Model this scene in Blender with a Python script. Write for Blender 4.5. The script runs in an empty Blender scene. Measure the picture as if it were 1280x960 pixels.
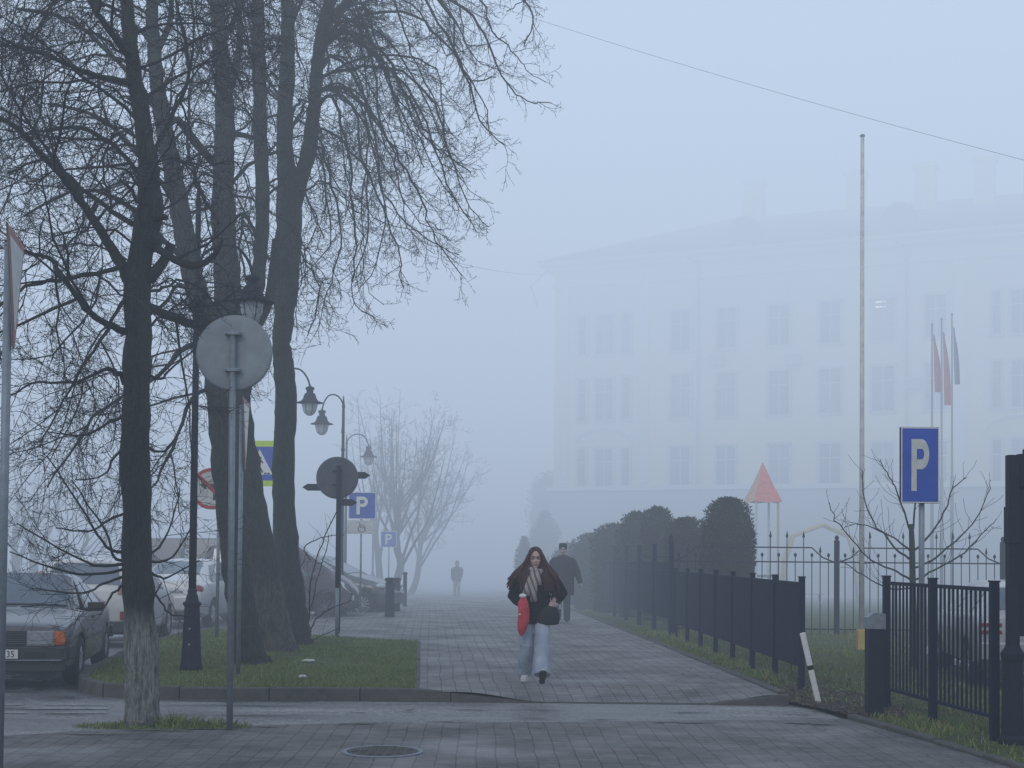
import bpy, bmesh, math, random
from mathutils import Vector, Matrix
R = math.radians
random.seed(7)
scene = bpy.context.scene
col = scene.collection
# ------------------------------------------------------------------ camera
F = 1780.0
THETA = math.atan(0.03)
ROLL = 0.009
SHIFT = (690 - 480) / F - 0.03
CAMZ = 1.7
cam_d = bpy.data.cameras.new("camera")
cam = bpy.data.objects.new("camera", cam_d)
col.objects.link(cam)
scene.camera = cam
cam_d.sensor_width = 36.0
cam_d.lens = 36.0 * F / 1280
cam_d.shift_y = SHIFT * F / 1280
cam_d.clip_start = 0.1
cam_d.clip_end = 3000
cam_rot = Matrix.Rotation(math.pi / 2 + THETA, 3, 'X') @ Matrix.Rotation(ROLL, 3, 'Z')
cam.matrix_world = Matrix.Translation((0, 0, CAMZ)) @ cam_rot.to_4x4()

def P(px, py, d):
    """world point at forward distance d seen at photo position px, py"""
    v = cam_rot @ Vector(((px - 640) / F, (480 - py) / F + SHIFT, -1))
    v = v / v.y
    return Vector((0, 0, CAMZ)) + v * d

def G(y):
    if y < 25: return 0.0
    if y < 40: return -0.003 * (y - 25)
    if y < 120: return -0.045 - 0.016 * (y - 40)
    return -1.325

def gp(px, py, h=0.0):
    d = 15.0
    for _ in range(60):
        p1 = P(px, py, 1.0)
        slope = p1.z - CAMZ
        nd = (G(d) + h - CAMZ) / slope
        d = 0.5 * d + 0.5 * nd
    return P(px, py, d)

# ------------------------------------------------------------------ materials
def lin(c):
    return tuple(((x / 255) / 12.92 if x / 255 <= 0.04045 else ((x / 255 + 0.055) / 1.055) ** 2.4) for x in c)

class NT:
    def __init__(s, name):
        s.m = bpy.data.materials.new(name); s.m.use_nodes = True
        s.t = s.m.node_tree; s.t.nodes.clear()
        s.out = s.n('ShaderNodeOutputMaterial')
    def n(s, typ, **kw):
        nd = s.t.nodes.new(typ)
        for k, v in kw.items():
            if k in nd.inputs: nd.inputs[k].default_value = v
            else: setattr(nd, k, v)
        return nd
    def l(s, a, b): s.t.links.new(a, b)

def mat(name, color, rough=0.6, metal=0.0, var=0.25, scale=6.0, bump=0.0, bscale=40.0, stretch=(1, 1, 1), color2=None, spec=0.5, dist=0.01, coat=0.0, emis=None, objc=True):
    """base colour broken up by two noises, optional bump"""
    t = NT(name)
    b = t.n('ShaderNodeBsdfPrincipled')
    b.inputs['Metallic'].default_value = metal
    b.inputs['Specular IOR Level'].default_value = spec
    b.inputs['Coat Weight'].default_value = coat
    tc = t.n('ShaderNodeTexCoord')
    mp = t.n('ShaderNodeMapping'); mp.inputs['Scale'].default_value = stretch
    t.l(tc.outputs['Object'], mp.inputs['Vector'])
    ns = t.n('ShaderNodeTexNoise', Scale=scale, Detail=6.0, Roughness=0.6)
    t.l(mp.outputs['Vector'], ns.inputs['Vector'])
    c2 = color2 or tuple(x * (1 - var) for x in color)
    c1 = color if color2 else tuple(min(1, x * (1 + var * 0.6)) for x in color)
    rp = t.n('ShaderNodeValToRGB')
    rp.color_ramp.elements[0].position = 0.32; rp.color_ramp.elements[1].position = 0.68
    rp.color_ramp.elements[0].color = (*c2, 1); rp.color_ramp.elements[1].color = (*c1, 1)
    t.l(ns.outputs['Fac'], rp.inputs['Fac'])
    t.l(rp.outputs['Color'], b.inputs['Base Color'])
    mr = t.n('ShaderNodeMapRange')
    mr.inputs['To Min'].default_value = max(0.02, rough - 0.1); mr.inputs['To Max'].default_value = min(1, rough + 0.12)
    t.l(ns.outputs['Fac'], mr.inputs['Value']); t.l(mr.outputs['Result'], b.inputs['Roughness'])
    if bump:
        n2 = t.n('ShaderNodeTexNoise', Scale=bscale, Detail=5.0)
        t.l(mp.outputs['Vector'], n2.inputs['Vector'])
        bp = t.n('ShaderNodeBump', Strength=bump, Distance=dist)
        t.l(n2.outputs['Fac'], bp.inputs['Height']); t.l(bp.outputs['Normal'], b.inputs['Normal'])
    if emis:
        b.inputs['Emission Color'].default_value = (*emis[0], 1); b.inputs['Emission Strength'].default_value = emis[1]
    t.l(b.outputs['BSDF'], t.out.inputs['Surface'])
    return t.m

def bark_mat(name, wash=None, dark=(.034, .037, .030), light=(.085, .087, .068)):
    t = NT(name)
    b = t.n('ShaderNodeBsdfPrincipled', Roughness=0.85)
    g = t.n('ShaderNodeNewGeometry')
    mp = t.n('ShaderNodeMapping'); mp.inputs['Scale'].default_value = (1, 1, 0.16)
    t.l(g.outputs['Position'], mp.inputs['Vector'])
    n1 = t.n('ShaderNodeTexNoise', Scale=26.0, Detail=7.0, Roughness=0.65)
    t.l(mp.outputs['Vector'], n1.inputs['Vector'])
    vo = t.n('ShaderNodeTexVoronoi', Scale=34.0, feature='DISTANCE_TO_EDGE')
    t.l(mp.outputs['Vector'], vo.inputs['Vector'])
    rp = t.n('ShaderNodeValToRGB')
    rp.color_ramp.elements[0].position = 0.3; rp.color_ramp.elements[1].position = 0.72
    rp.color_ramp.elements[0].color = (*dark, 1); rp.color_ramp.elements[1].color = (*light, 1)
    t.l(n1.outputs['Fac'], rp.inputs['Fac'])
    # greenish moss patches
    n3 = t.n('ShaderNodeTexNoise', Scale=2.2, Detail=3.0); t.l(g.outputs['Position'], n3.inputs['Vector'])
    r3 = t.n('ShaderNodeMapRange'); r3.inputs['From Min'].default_value = .5; r3.inputs['From Max'].default_value = .75; r3.inputs['To Max'].default_value = .5
    t.l(n3.outputs['Fac'], r3.inputs['Value'])
    mx = t.n('ShaderNodeMixRGB'); mx.inputs['Color2'].default_value = (.06, .075, .03, 1)
    t.l(r3.outputs['Result'], mx.inputs['Fac']); t.l(rp.outputs['Color'], mx.inputs['Color1'])
    last = mx.outputs['Color']
    if wash:
        z, colr, amt = wash
        sp = t.n('ShaderNodeSeparateXYZ'); t.l(g.outputs['Position'], sp.inputs['Vector'])
        n2 = t.n('ShaderNodeTexNoise', Scale=9.0, Detail=5.0, Roughness=.7); t.l(mp.outputs['Vector'], n2.inputs['Vector'])
        ad = t.n('ShaderNodeMath', operation='MULTIPLY_ADD'); t.l(n2.outputs['Fac'], ad.inputs[0]); ad.inputs[1].default_value = 0.45
        t.l(sp.outputs['Z'], ad.inputs[2])
        m1 = t.n('ShaderNodeMapRange'); m1.inputs['From Min'].default_value = z - .02; m1.inputs['From Max'].default_value = z + .24
        m1.inputs['To Min'].default_value = amt; m1.inputs['To Max'].default_value = 0
        t.l(ad.outputs[0], m1.inputs['Value'])
        m2 = t.n('ShaderNodeMapRange'); m2.inputs['From Min'].default_value = .28; m2.inputs['From Max'].default_value = .62
        t.l(n1.outputs['Fac'], m2.inputs['Value'])
        mm = t.n('ShaderNodeMath', operation='MULTIPLY'); t.l(m1.outputs['Result'], mm.inputs[0]); t.l(m2.outputs['Result'], mm.inputs[1])
        mw = t.n('ShaderNodeMixRGB'); mw.inputs['Color2'].default_value = (*colr, 1)
        t.l(mm.outputs[0], mw.inputs['Fac']); t.l(last, mw.inputs['Color1']); last = mw.outputs['Color']
    t.l(last, b.inputs['Base Color'])
    ml = t.n('ShaderNodeMath', operation='ADD'); t.l(n1.outputs['Fac'], ml.inputs[0]); t.l(vo.outputs['Distance'], ml.inputs[1])
    bp = t.n('ShaderNodeBump', Strength=1.0, Distance=0.06); t.l(ml.outputs[0], bp.inputs['Height'])
    t.l(bp.outputs['Normal'], b.inputs['Normal'])
    t.l(b.outputs['BSDF'], t.out.inputs['Surface'])
    return t.m

def paver_mat(name, c1=(.19, .185, .18), c2=(.255, .245, .235), rot=0.056, bw=0.10, rh=0.165, wet=0.5, offset=0.5):
    t = NT(name)
    b = t.n('ShaderNodeBsdfPrincipled')
    b.inputs['Specular IOR Level'].default_value = 0.4
    g = t.n('ShaderNodeNewGeometry')
    nz = t.n('ShaderNodeTexNoise', Scale=0.9, Detail=3.0); t.l(g.outputs['Position'], nz.inputs['Vector'])
    wob = t.n('ShaderNodeVectorMath', operation='MULTIPLY_ADD')
    t.l(nz.outputs['Color'], wob.inputs[0]); wob.inputs[1].default_value = (.08, .03, 0); t.l(g.outputs['Position'], wob.inputs[2])
    mp = t.n('ShaderNodeMapping'); mp.inputs['Rotation'].default_value = (0, 0, -rot + math.pi / 2)
    t.l(wob.outputs['Vector'], mp.inputs['Vector'])
    br = t.n('ShaderNodeTexBrick', offset=offset)
    br.inputs['Scale'].default_value = 1.0
    br.inputs['Brick Width'].default_value = bw; br.inputs['Row Height'].default_value = rh
    br.inputs['Mortar Size'].default_value = 0.0065; br.inputs['Mortar Smooth'].default_value = .35
    br.inputs['Color1'].default_value = (*c1, 1); br.inputs['Color2'].default_value = (*c2, 1)
    br.inputs['Mortar'].default_value = (.075, .073, .07, 1)
    t.l(mp.outputs['Vector'], br.inputs['Vector'])
    n2 = t.n('ShaderNodeTexNoise', Scale=1.3, Detail=6.0, Roughness=.7); t.l(g.outputs['Position'], n2.inputs['Vector'])
    n4 = t.n('ShaderNodeTexNoise', Scale=60.0, Detail=3.0); t.l(g.outputs['Position'], n4.inputs['Vector'])
    r2 = t.n('ShaderNodeMapRange'); r2.inputs['From Min'].default_value = .3; r2.inputs['From Max'].default_value = .7
    r2.inputs['To Min'].default_value = .42; r2.inputs['To Max'].default_value = 1.32
    t.l(n2.outputs['Fac'], r2.inputs['Value'])
    r4 = t.n('ShaderNodeMapRange'); r4.inputs['From Min'].default_value = .3; r4.inputs['From Max'].default_value = .7
    r4.inputs['To Min'].default_value = .8; r4.inputs['To Max'].default_value = 1.15
    t.l(n4.outputs['Fac'], r4.inputs['Value'])
    mu = t.n('ShaderNodeMath', operation='MULTIPLY'); t.l(r2.outputs['Result'], mu.inputs[0]); t.l(r4.outputs['Result'], mu.inputs[1])
    vm = t.n('ShaderNodeVectorMath', operation='SCALE'); t.l(br.outputs['Color'], vm.inputs[0]); t.l(mu.outputs[0], vm.inputs['Scale'])
    t.l(vm.outputs['Vector'], b.inputs['Base Color'])
    n5 = t.n('ShaderNodeTexNoise', Scale=.7, Detail=4.0, Roughness=.6); t.l(g.outputs['Position'], n5.inputs['Vector'])
    r5 = t.n('ShaderNodeMapRange'); r5.inputs['From Min'].default_value = .35; r5.inputs['From Max'].default_value = .65
    r5.inputs['To Min'].default_value = wet; r5.inputs['To Max'].default_value = .8
    t.l(n5.outputs['Fac'], r5.inputs['Value']); t.l(r5.outputs['Result'], b.inputs['Roughness'])
    mh = t.n('ShaderNodeMath', operation='MULTIPLY_ADD'); t.l(br.outputs['Fac'], mh.inputs[0]); mh.inputs[1].default_value = -1.0
    t.l(n4.outputs['Fac'], mh.inputs[2])
    bp = t.n('ShaderNodeBump', Strength=.7, Distance=.006); t.l(mh.outputs[0], bp.inputs['Height'])
    t.l(bp.outputs['Normal'], b.inputs['Normal'])
    t.l(b.outputs['BSDF'], t.out.inputs['Surface'])
    return t.m

def asphalt_mat(name, base=(.085, .088, .092), light=(.2, .205, .21), wetr=.3, band=None):
    t = NT(name)
    b = t.n('ShaderNodeBsdfPrincipled'); b.inputs['Specular IOR Level'].default_value = .5
    g = t.n('ShaderNodeNewGeometry')
    vo = t.n('ShaderNodeTexVoronoi', Scale=34.0); t.l(g.outputs['Position'], vo.inputs['Vector'])
    n1 = t.n('ShaderNodeTexNoise', Scale=1.1, Detail=6.0, Roughness=.65)
    mpb = t.n('ShaderNodeMapping'); mpb.inputs['Scale'].default_value = band or (1, 1, 1); t.l(g.outputs['Position'], mpb.inputs['Vector']); t.l(mpb.outputs['Vector'], n1.inputs['Vector'])
    n2 = t.n('ShaderNodeTexNoise', Scale=90.0, Detail=2.0); t.l(g.outputs['Position'], n2.inputs['Vector'])
    rp = t.n('ShaderNodeValToRGB'); e = rp.color_ramp.elements
    e[0].position = .35; e[0].color = (*base, 1); e[1].position = .7; e[1].color = (*light, 1)
    ad = t.n('ShaderNodeMath', operation='MULTIPLY_ADD'); t.l(n2.outputs['Fac'], ad.inputs[0]); ad.inputs[1].default_value = .5
    ms = t.n('ShaderNodeMath', operation='SUBTRACT'); t.l(n1.outputs['Fac'], ms.inputs[0]); ms.inputs[1].default_value = .25
    t.l(ms.outputs[0], ad.inputs[2]); t.l(ad.outputs[0], rp.inputs['Fac'])
    sc = t.n('ShaderNodeSeparateColor'); t.l(vo.outputs['Color'], sc.inputs['Color'])
    r1 = t.n('ShaderNodeMapRange'); r1.inputs['To Min'].default_value = .7; r1.inputs['To Max'].default_value = 1.4
    t.l(sc.outputs['Red'], r1.inputs['Value'])
    vm = t.n('ShaderNodeVectorMath', operation='SCALE'); t.l(rp.outputs['Color'], vm.inputs[0]); t.l(r1.outputs['Result'], vm.inputs['Scale'])
    t.l(vm.outputs['Vector'], b.inputs['Base Color'])
    r2 = t.n('ShaderNodeMapRange'); r2.inputs['From Min'].default_value = .38; r2.inputs['From Max'].default_value = .6
    r2.inputs['To Min'].default_value = wetr; r2.inputs['To Max'].default_value = .75
    t.l(n1.outputs['Fac'], r2.inputs['Value']); t.l(r2.outputs['Result'], b.inputs['Roughness'])
    bp = t.n('ShaderNodeBump', Strength=.6, Distance=.008); t.l(vo.outputs['Distance'], bp.inputs['Height']); t.l(bp.outputs['Normal'], b.inputs['Normal'])
    t.l(b.outputs['BSDF'], t.out.inputs['Surface'])
    return t.m

def ground_mat(name, a, bcol, dirt, sc1=2.0):
    t = NT(name)
    b = t.n('ShaderNodeBsdfPrincipled', Roughness=.95); b.inputs['Specular IOR Level'].default_value = .2
    g = t.n('ShaderNodeNewGeometry')
    n1 = t.n('ShaderNodeTexNoise', Scale=sc1, Detail=8.0, Roughness=.7); t.l(g.outputs['Position'], n1.inputs['Vector'])
    n2 = t.n('ShaderNodeTexNoise', Scale=70.0, Detail=3.0); t.l(g.outputs['Position'], n2.inputs['Vector'])
    rp = t.n('ShaderNodeValToRGB'); e = rp.color_ramp.elements
    e[0].position = .3; e[0].color = (*dirt, 1); e[1].position = .7; e[1].color = (*a, 1)
    m = rp.color_ramp.elements.new(.45); m.color = (*bcol, 1)
    t.l(n1.outputs['Fac'], rp.inputs['Fac'])
    r1 = t.n('ShaderNodeMapRange'); r1.inputs['To Min'].default_value = .4; r1.inputs['To Max'].default_value = 1.5
    t.l(n2.outputs['Fac'], r1.inputs['Value'])
    vm = t.n('ShaderNodeVectorMath', operation='SCALE'); t.l(rp.outputs['Color'], vm.inputs[0]); t.l(r1.outputs['Result'], vm.inputs['Scale'])
    t.l(vm.outputs['Vector'], b.inputs['Base Color'])
    bp = t.n('ShaderNodeBump', Strength=.8, Distance=.03); t.l(n2.outputs['Fac'], bp.inputs['Height']); t.l(bp.outputs['Normal'], b.inputs['Normal'])
    t.l(b.outputs['BSDF'], t.out.inputs['Surface'])
    return t.m

M = {}
M['bark_a'] = bark_mat('bark_washed', wash=(1.15, (.37, .37, .34), .9), dark=(.012, .019, .021), light=(.042, .056, .052))
M['bark_b'] = bark_mat('bark_plain', dark=(.018, .026, .027), light=(.058, .072, .066))
M['bark_c'] = bark_mat('bark_old_wash', wash=(1.35, (.20, .17, .14), .5), dark=(.018, .026, .027), light=(.058, .072, .066))
M['twig'] = mat('twig_bark', (.024, .030, .033), .8, var=.3, scale=3)
M['dark_metal'] = mat('painted_dark_metal', (.008, .017, .034), .7, .0, .3, 12, .15, 60, spec=.25)
M['fence_metal'] = mat('fence_paint', (.006, .015, .045), .75, 0, .3, 9, .15, 60, spec=.18)
M['galv'] = mat('galvanised_metal', (.25, .285, .32), .5, .35, .18, 14, .1, 50)
M['galv_back'] = mat('sign_back_grey', (.26, .30, .33), .5, .15, .22, 5, .05, 30)
M['galv_dark'] = mat('sign_back_dark', (.085, .10, .115), .55, .1, .2, 5)
M['white'] = mat('white_film', (.72, .72, .70), .45, 0, .1, 6)
M['white_dirty'] = mat('dirty_white_paint', (.55, .56, .55), .55, 0, .2, 8)
M['blue'] = mat('blue_sign_film', (.008, .065, .42), .45, 0, .15, 5)
M['red'] = mat('red_sign_film', (.42, .03, .03), .5, 0, .15, 5)
M['pinkred'] = mat('faded_red_film', (.45, .2, .18), .5, 0, .15, 5)
M['fluo'] = mat('yellow_green_film', (.50, .68, .04), .5, 0, .08, 5)
M['black'] = mat('black_plastic', (.012, .012, .013), .5, 0, .3, 10)
M['rubber'] = mat('tyre_rubber', (.018, .018, .019), .8, 0, .3, 20)
M['glass_car'] = mat('car_glass', (.16, .20, .24), .06, .35, .25, 1.6, spec=.9)
M['glass_light'] = mat('lamp_glass', (.45, .48, .5), .25, 0, .15, 8)
M['alu'] = mat('alloy', (.4, .41, .42), .35, .6, .15, 12)
M['kerb'] = mat('kerb_concrete', (.095, .092, .082), .85, 0, .35, 5, .5, 50)
M['brown_ad'] = mat('brown', (.06, .04, .03), .7)
M['orange'] = mat('orange_lens', (.55, .12, .02), .25, 0, .1, 8)
M['redlens'] = mat('red_lens', (.25, .015, .02), .2, 0, .15, 8)
M['yellow'] = mat('yellow_paint', (.50, .38, .10), .55, 0, .15, 5)
M['litter'] = mat('litter_paper', (.7, .7, .68), .7, 0, .1, 10)
M['pave'] = paver_mat('sidewalk_pavers')
M['pave_front'] = paver_mat('crossing_pavers', c1=(.15, .142, .135), c2=(.205, .193, .184), bw=.11, rh=.165, rot=0.02, wet=.42)
M['asphalt'] = asphalt_mat('wet_asphalt', (.10, .103, .108), (.26, .265, .27), .22)
M['drive'] = asphalt_mat('worn_asphalt', (.06, .06, .06), (.34, .335, .325), .3, band=(.28, 1.9, 1))
M['lawn'] = ground_mat('lawn_soil', (.10, .135, .04), (.085, .105, .04), (.07, .058, .042), 1.6)
M['turf'] = ground_mat('turf_soil', (.14, .19, .05), (.11, .145, .045), (.09, .085, .055), 1.4)
M['dirt'] = ground_mat('leaf_dirt', (.09, .075, .06), (.06, .05, .04), (.035, .03, .026), 9.0)
M['ground'] = ground_mat('far_ground', (.08, .09, .05), (.07, .07, .05), (.06, .05, .04), .3)
M['paint'] = mat('road_paint', (.42, .42, .42), .6, 0, .4, 22, .3, 60, color2=(.13, .13, .13))
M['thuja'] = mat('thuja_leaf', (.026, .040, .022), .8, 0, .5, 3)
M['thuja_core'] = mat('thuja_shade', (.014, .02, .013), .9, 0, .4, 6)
M['skin'] = mat('skin', (.50, .33, .27), .5, 0, .1, 8)

# ------------------------------------------------------------------ mesh helpers
class MB:
    def __init__(s): s.v = []; s.f = []; s.mi = []; s.cur = 0
    def face(s, idx): s.f.append(tuple(idx)); s.mi.append(s.cur)
    def box(s, c, size, rz=0.0, rot=None):
        c = Vector(c); x, y, z = [q / 2 for q in size]
        m = rot if rot is not None else Matrix.Rotation(rz, 3, 'Z')
        b = len(s.v)
        for dx, dy, dz in ((-x,-y,-z),(x,-y,-z),(x,y,-z),(-x,y,-z),(-x,-y,z),(x,-y,z),(x,y,z),(-x,y,z)):
            s.v.append(c + m @ Vector((dx, dy, dz)))
        for q in ((0,3,2,1),(4,5,6,7),(0,1,5,4),(1,2,6,5),(2,3,7,6),(3,0,4,7)): s.face([b + i for i in q])
        return s
    def tube(s, pts, rad, n=8, cap=True):
        pts = [Vector(p) for p in pts]
        if not isinstance(rad, (list, tuple)): rad = [rad] * len(pts)
        b = len(s.v)
        t = (pts[1] - pts[0]).normalized()
        u = t.cross(Vector((0, 0, 1)))
        if u.length < .05: u = t.cross(Vector((1, 0, 0)))
        u.normalize()
        for i, p in enumerate(pts):
            if i == 0: t = pts[1] - pts[0]
            elif i == len(pts) - 1: t = pts[-1] - pts[-2]
            else: t = pts[i + 1] - pts[i - 1]
            t.normalize()
            u = (u - t * u.dot(t))
            if u.length < 1e-6: u = t.orthogonal()
            u.normalize(); w = t.cross(u)
            for k in range(n):
                a = 2 * math.pi * k / n
                s.v.append(p + (u * math.cos(a) + w * math.sin(a)) * rad[i])
        for i in range(len(pts) - 1):
            for k in range(n):
                k2 = (k + 1) % n
                s.face((b + i * n + k, b + i * n + k2, b + (i + 1) * n + k2, b + (i + 1) * n + k))
        if cap:
            s.face([b + k for k in range(n)][::-1]); s.face([b + (len(pts) - 1) * n + k for k in range(n)])
        return s
    def sweep(s, rings, n=16, cap=True):
        """rings: (center, rx, ry[, dir]) ellipses, rx along X-ish, ry across; plane perpendicular to dir (default +Z)"""
        b = len(s.v)
        for rg in rings:
            c = Vector(rg[0]); d = Vector(rg[3]).normalized() if len(rg) > 3 else Vector((0, 0, 1))
            u = Vector((1, 0, 0)); u = u - d * u.dot(d)
            if u.length < .1: u = Vector((0, 1, 0)) - d * d.y
            u.normalize(); w = d.cross(u)
            for k in range(n):
                a = 2 * math.pi * k / n
                s.v.append(c + u * math.cos(a) * rg[1] + w * math.sin(a) * rg[2])
        for i in range(len(rings) - 1):
            for k in range(n):
                k2 = (k + 1) % n
                s.face((b + i * n + k, b + i * n + k2, b + (i + 1) * n + k2, b + (i + 1) * n + k))
        if cap:
            s.face([b + k for k in range(n)][::-1]); s.face([b + (len(rings) - 1) * n + k for k in range(n)])
        return s
    def lathe(s, prof, c=(0, 0, 0), n=16, axis='Z', cap=True):
        c = Vector(c); b = len(s.v)
        for r, z in prof:
            for k in range(n):
                a = 2 * math.pi * k / n
                x, y = r * math.cos(a), r * math.sin(a)
                s.v.append(c + (Vector((x, y, z)) if axis == 'Z' else Vector((x, z, y)) if axis == 'Y' else Vector((z, x, y))))
        for i in range(len(prof) - 1):
            for k in range(n):
                k2 = (k + 1) % n
                s.face((b + i * n + k, b + i * n + k2, b + (i + 1) * n + k2, b + (i + 1) * n + k))
        if cap:
            s.face([b + k for k in range(n)][::-1]); s.face([b + (len(prof) - 1) * n + k for k in range(n)])
        return s
    def prism(s, pts, d):
        """polygon pts (3D) extruded by vector d"""
        b = len(s.v); n = len(pts); d = Vector(d)
        for p in pts: s.v.append(Vector(p))
        for p in pts: s.v.append(Vector(p) + d)
        s.face([b + i for i in range(n)]); s.face([b + n + i for i in range(n)][::-1])
        for i in range(n):
            j = (i + 1) % n
            s.face((b + i, b + n + i, b + n + j, b + j))
        return s
    def ell(s, c, r, n=14, m=9, rot=None):
        c = Vector(c); b = len(s.v)
        for i in range(m + 1):
            th = math.pi * (i + .001) / (m + .002)
            for k in range(n):
                a = 2 * math.pi * k / n
                p = Vector((r[0] * math.sin(th) * math.cos(a), r[1] * math.sin(th) * math.sin(a), r[2] * math.cos(th)))
                s.v.append(c + (rot @ p if rot else p))
        for i in range(m):
            for k in range(n):
                k2 = (k + 1) % n
                s.face((b + i * n + k, b + (i + 1) * n + k, b + (i + 1) * n + k2, b + i * n + k2))
        s.face([b + k for k in range(n)]); s.face([b + m * n + k for k in range(n)][::-1])
        return s
    def build(s, name, m, parent=None, smooth=False, off=None, fix=True, bevel=0):
        me = bpy.data.meshes.new(name)
        vs = s.v if off is None else [v - Vector(off) for v in s.v]
        me.from_pydata([tuple(v) for v in vs], [], s.f)
        for mm in (m if isinstance(m, (list, tuple)) else [m]): me.materials.append(mm)
        me.polygons.foreach_set('material_index', s.mi)
        if smooth: me.polygons.foreach_set('use_smooth', [True] * len(s.f))
        me.update()
        if fix:
            bm = bmesh.new(); bm.from_mesh(me); bmesh.ops.recalc_face_normals(bm, faces=bm.faces)
            if bevel: bmesh.ops.bevel(bm, geom=[e for e in bm.edges], offset=bevel, segments=2, profile=.5, affect='EDGES', clamp_overlap=True)
            bm.to_mesh(me); bm.free()
        o = bpy.data.objects.new(name, me); col.objects.link(o)
        if parent is not None: o.parent = parent
        return o

def tag(o, label=None, cat=None, group=None, kind=None):
    if label: o['label'] = label
    if cat: o['category'] = cat
    if group: o['group'] = group
    if kind: o['kind'] = kind
    return o

def thing(name, loc, label, cat, group=None, rz=0.0, kind=None):
    o = bpy.data.objects.new(name, None); col.objects.link(o)
    o.location = loc; o.rotation_euler = (0, 0, rz); o.empty_display_size = .2
    return tag(o, label, cat, group, kind)

def children(o): return [c for c in bpy.data.objects if c.parent == o]
def copy_tree(o, parent=None):
    c = o.copy(); col.objects.link(c)
    if parent is not None: c.parent = parent
    for ch in children(o): copy_tree(ch, c)
    return c

def text_mesh(name, s, size, m, parent, loc, rot, depth=.002, align='CENTER', sx=1.0):
    cu = bpy.data.curves.new(name, 'FONT'); cu.body = s; cu.size = size; cu.extrude = depth
    cu.align_x = align; cu.align_y = 'CENTER'
    tmp = bpy.data.objects.new('tmp', cu); col.objects.link(tmp)
    dg = bpy.context.evaluated_depsgraph_get(); dg.update()
    me = bpy.data.meshes.new_from_object(tmp.evaluated_get(dg))
    bpy.data.objects.remove(tmp); bpy.data.curves.remove(cu)
    me.materials.clear(); me.materials.append(m)
    o = bpy.data.objects.new(name, me); col.objects.link(o); o.parent = parent
    o.location = loc; o.rotation_euler = rot; o.scale = (sx, 1, 1)
    return o

def remesh(o, voxel, smooth=2, boolean=None, subs=0):
    md = o.modifiers.new('r', 'REMESH'); md.mode = 'VOXEL'; md.voxel_size = voxel; md.use_smooth_shade = True
    if smooth:
        ms = o.modifiers.new('s', 'SMOOTH'); ms.factor = .5; ms.iterations = smooth
    dg = bpy.context.evaluated_depsgraph_get(); dg.update()
    me = bpy.data.meshes.new_from_object(o.evaluated_get(dg))
    mats = list(o.data.materials); old = o.data
    o.modifiers.clear(); o.data = me; bpy.data.meshes.remove(old)
    if not me.materials:
        for mm in mats: me.materials.append(mm)
    me.polygons.foreach_set('use_smooth', [True] * len(me.polygons))
    return o
# ------------------------------------------------------------------ world, fog, light
w = bpy.data.worlds.new("World"); scene.world = w; w.use_nodes = True
wt = w.node_tree; wt.nodes.clear()
wo = wt.nodes.new('ShaderNodeOutputWorld'); bg = wt.nodes.new('ShaderNodeBackground'); sk = wt.nodes.new('ShaderNodeTexSky')
sk.sky_type = 'NISHITA'; sk.sun_disc = False; sk.sun_elevation = R(28); sk.sun_rotation = R(200); sk.dust_density = 3.0; sk.air_density = 1.2
wt.links.new(sk.outputs['Color'], bg.inputs['Color']); bg.inputs['Strength'].default_value = .13
wt.links.new(bg.outputs['Background'], wo.inputs['Surface'])
sd = bpy.data.lights.new('sun', 'SUN'); sd.energy = 1.1; sd.angle = R(25); sd.color = (1, .98, .95)
so = bpy.data.objects.new('sun', sd); col.objects.link(so)
so.rotation_euler = (R(90 - 28), 0, R(180 - 200 + 0)); so.location = (0, 0, 30)

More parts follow.
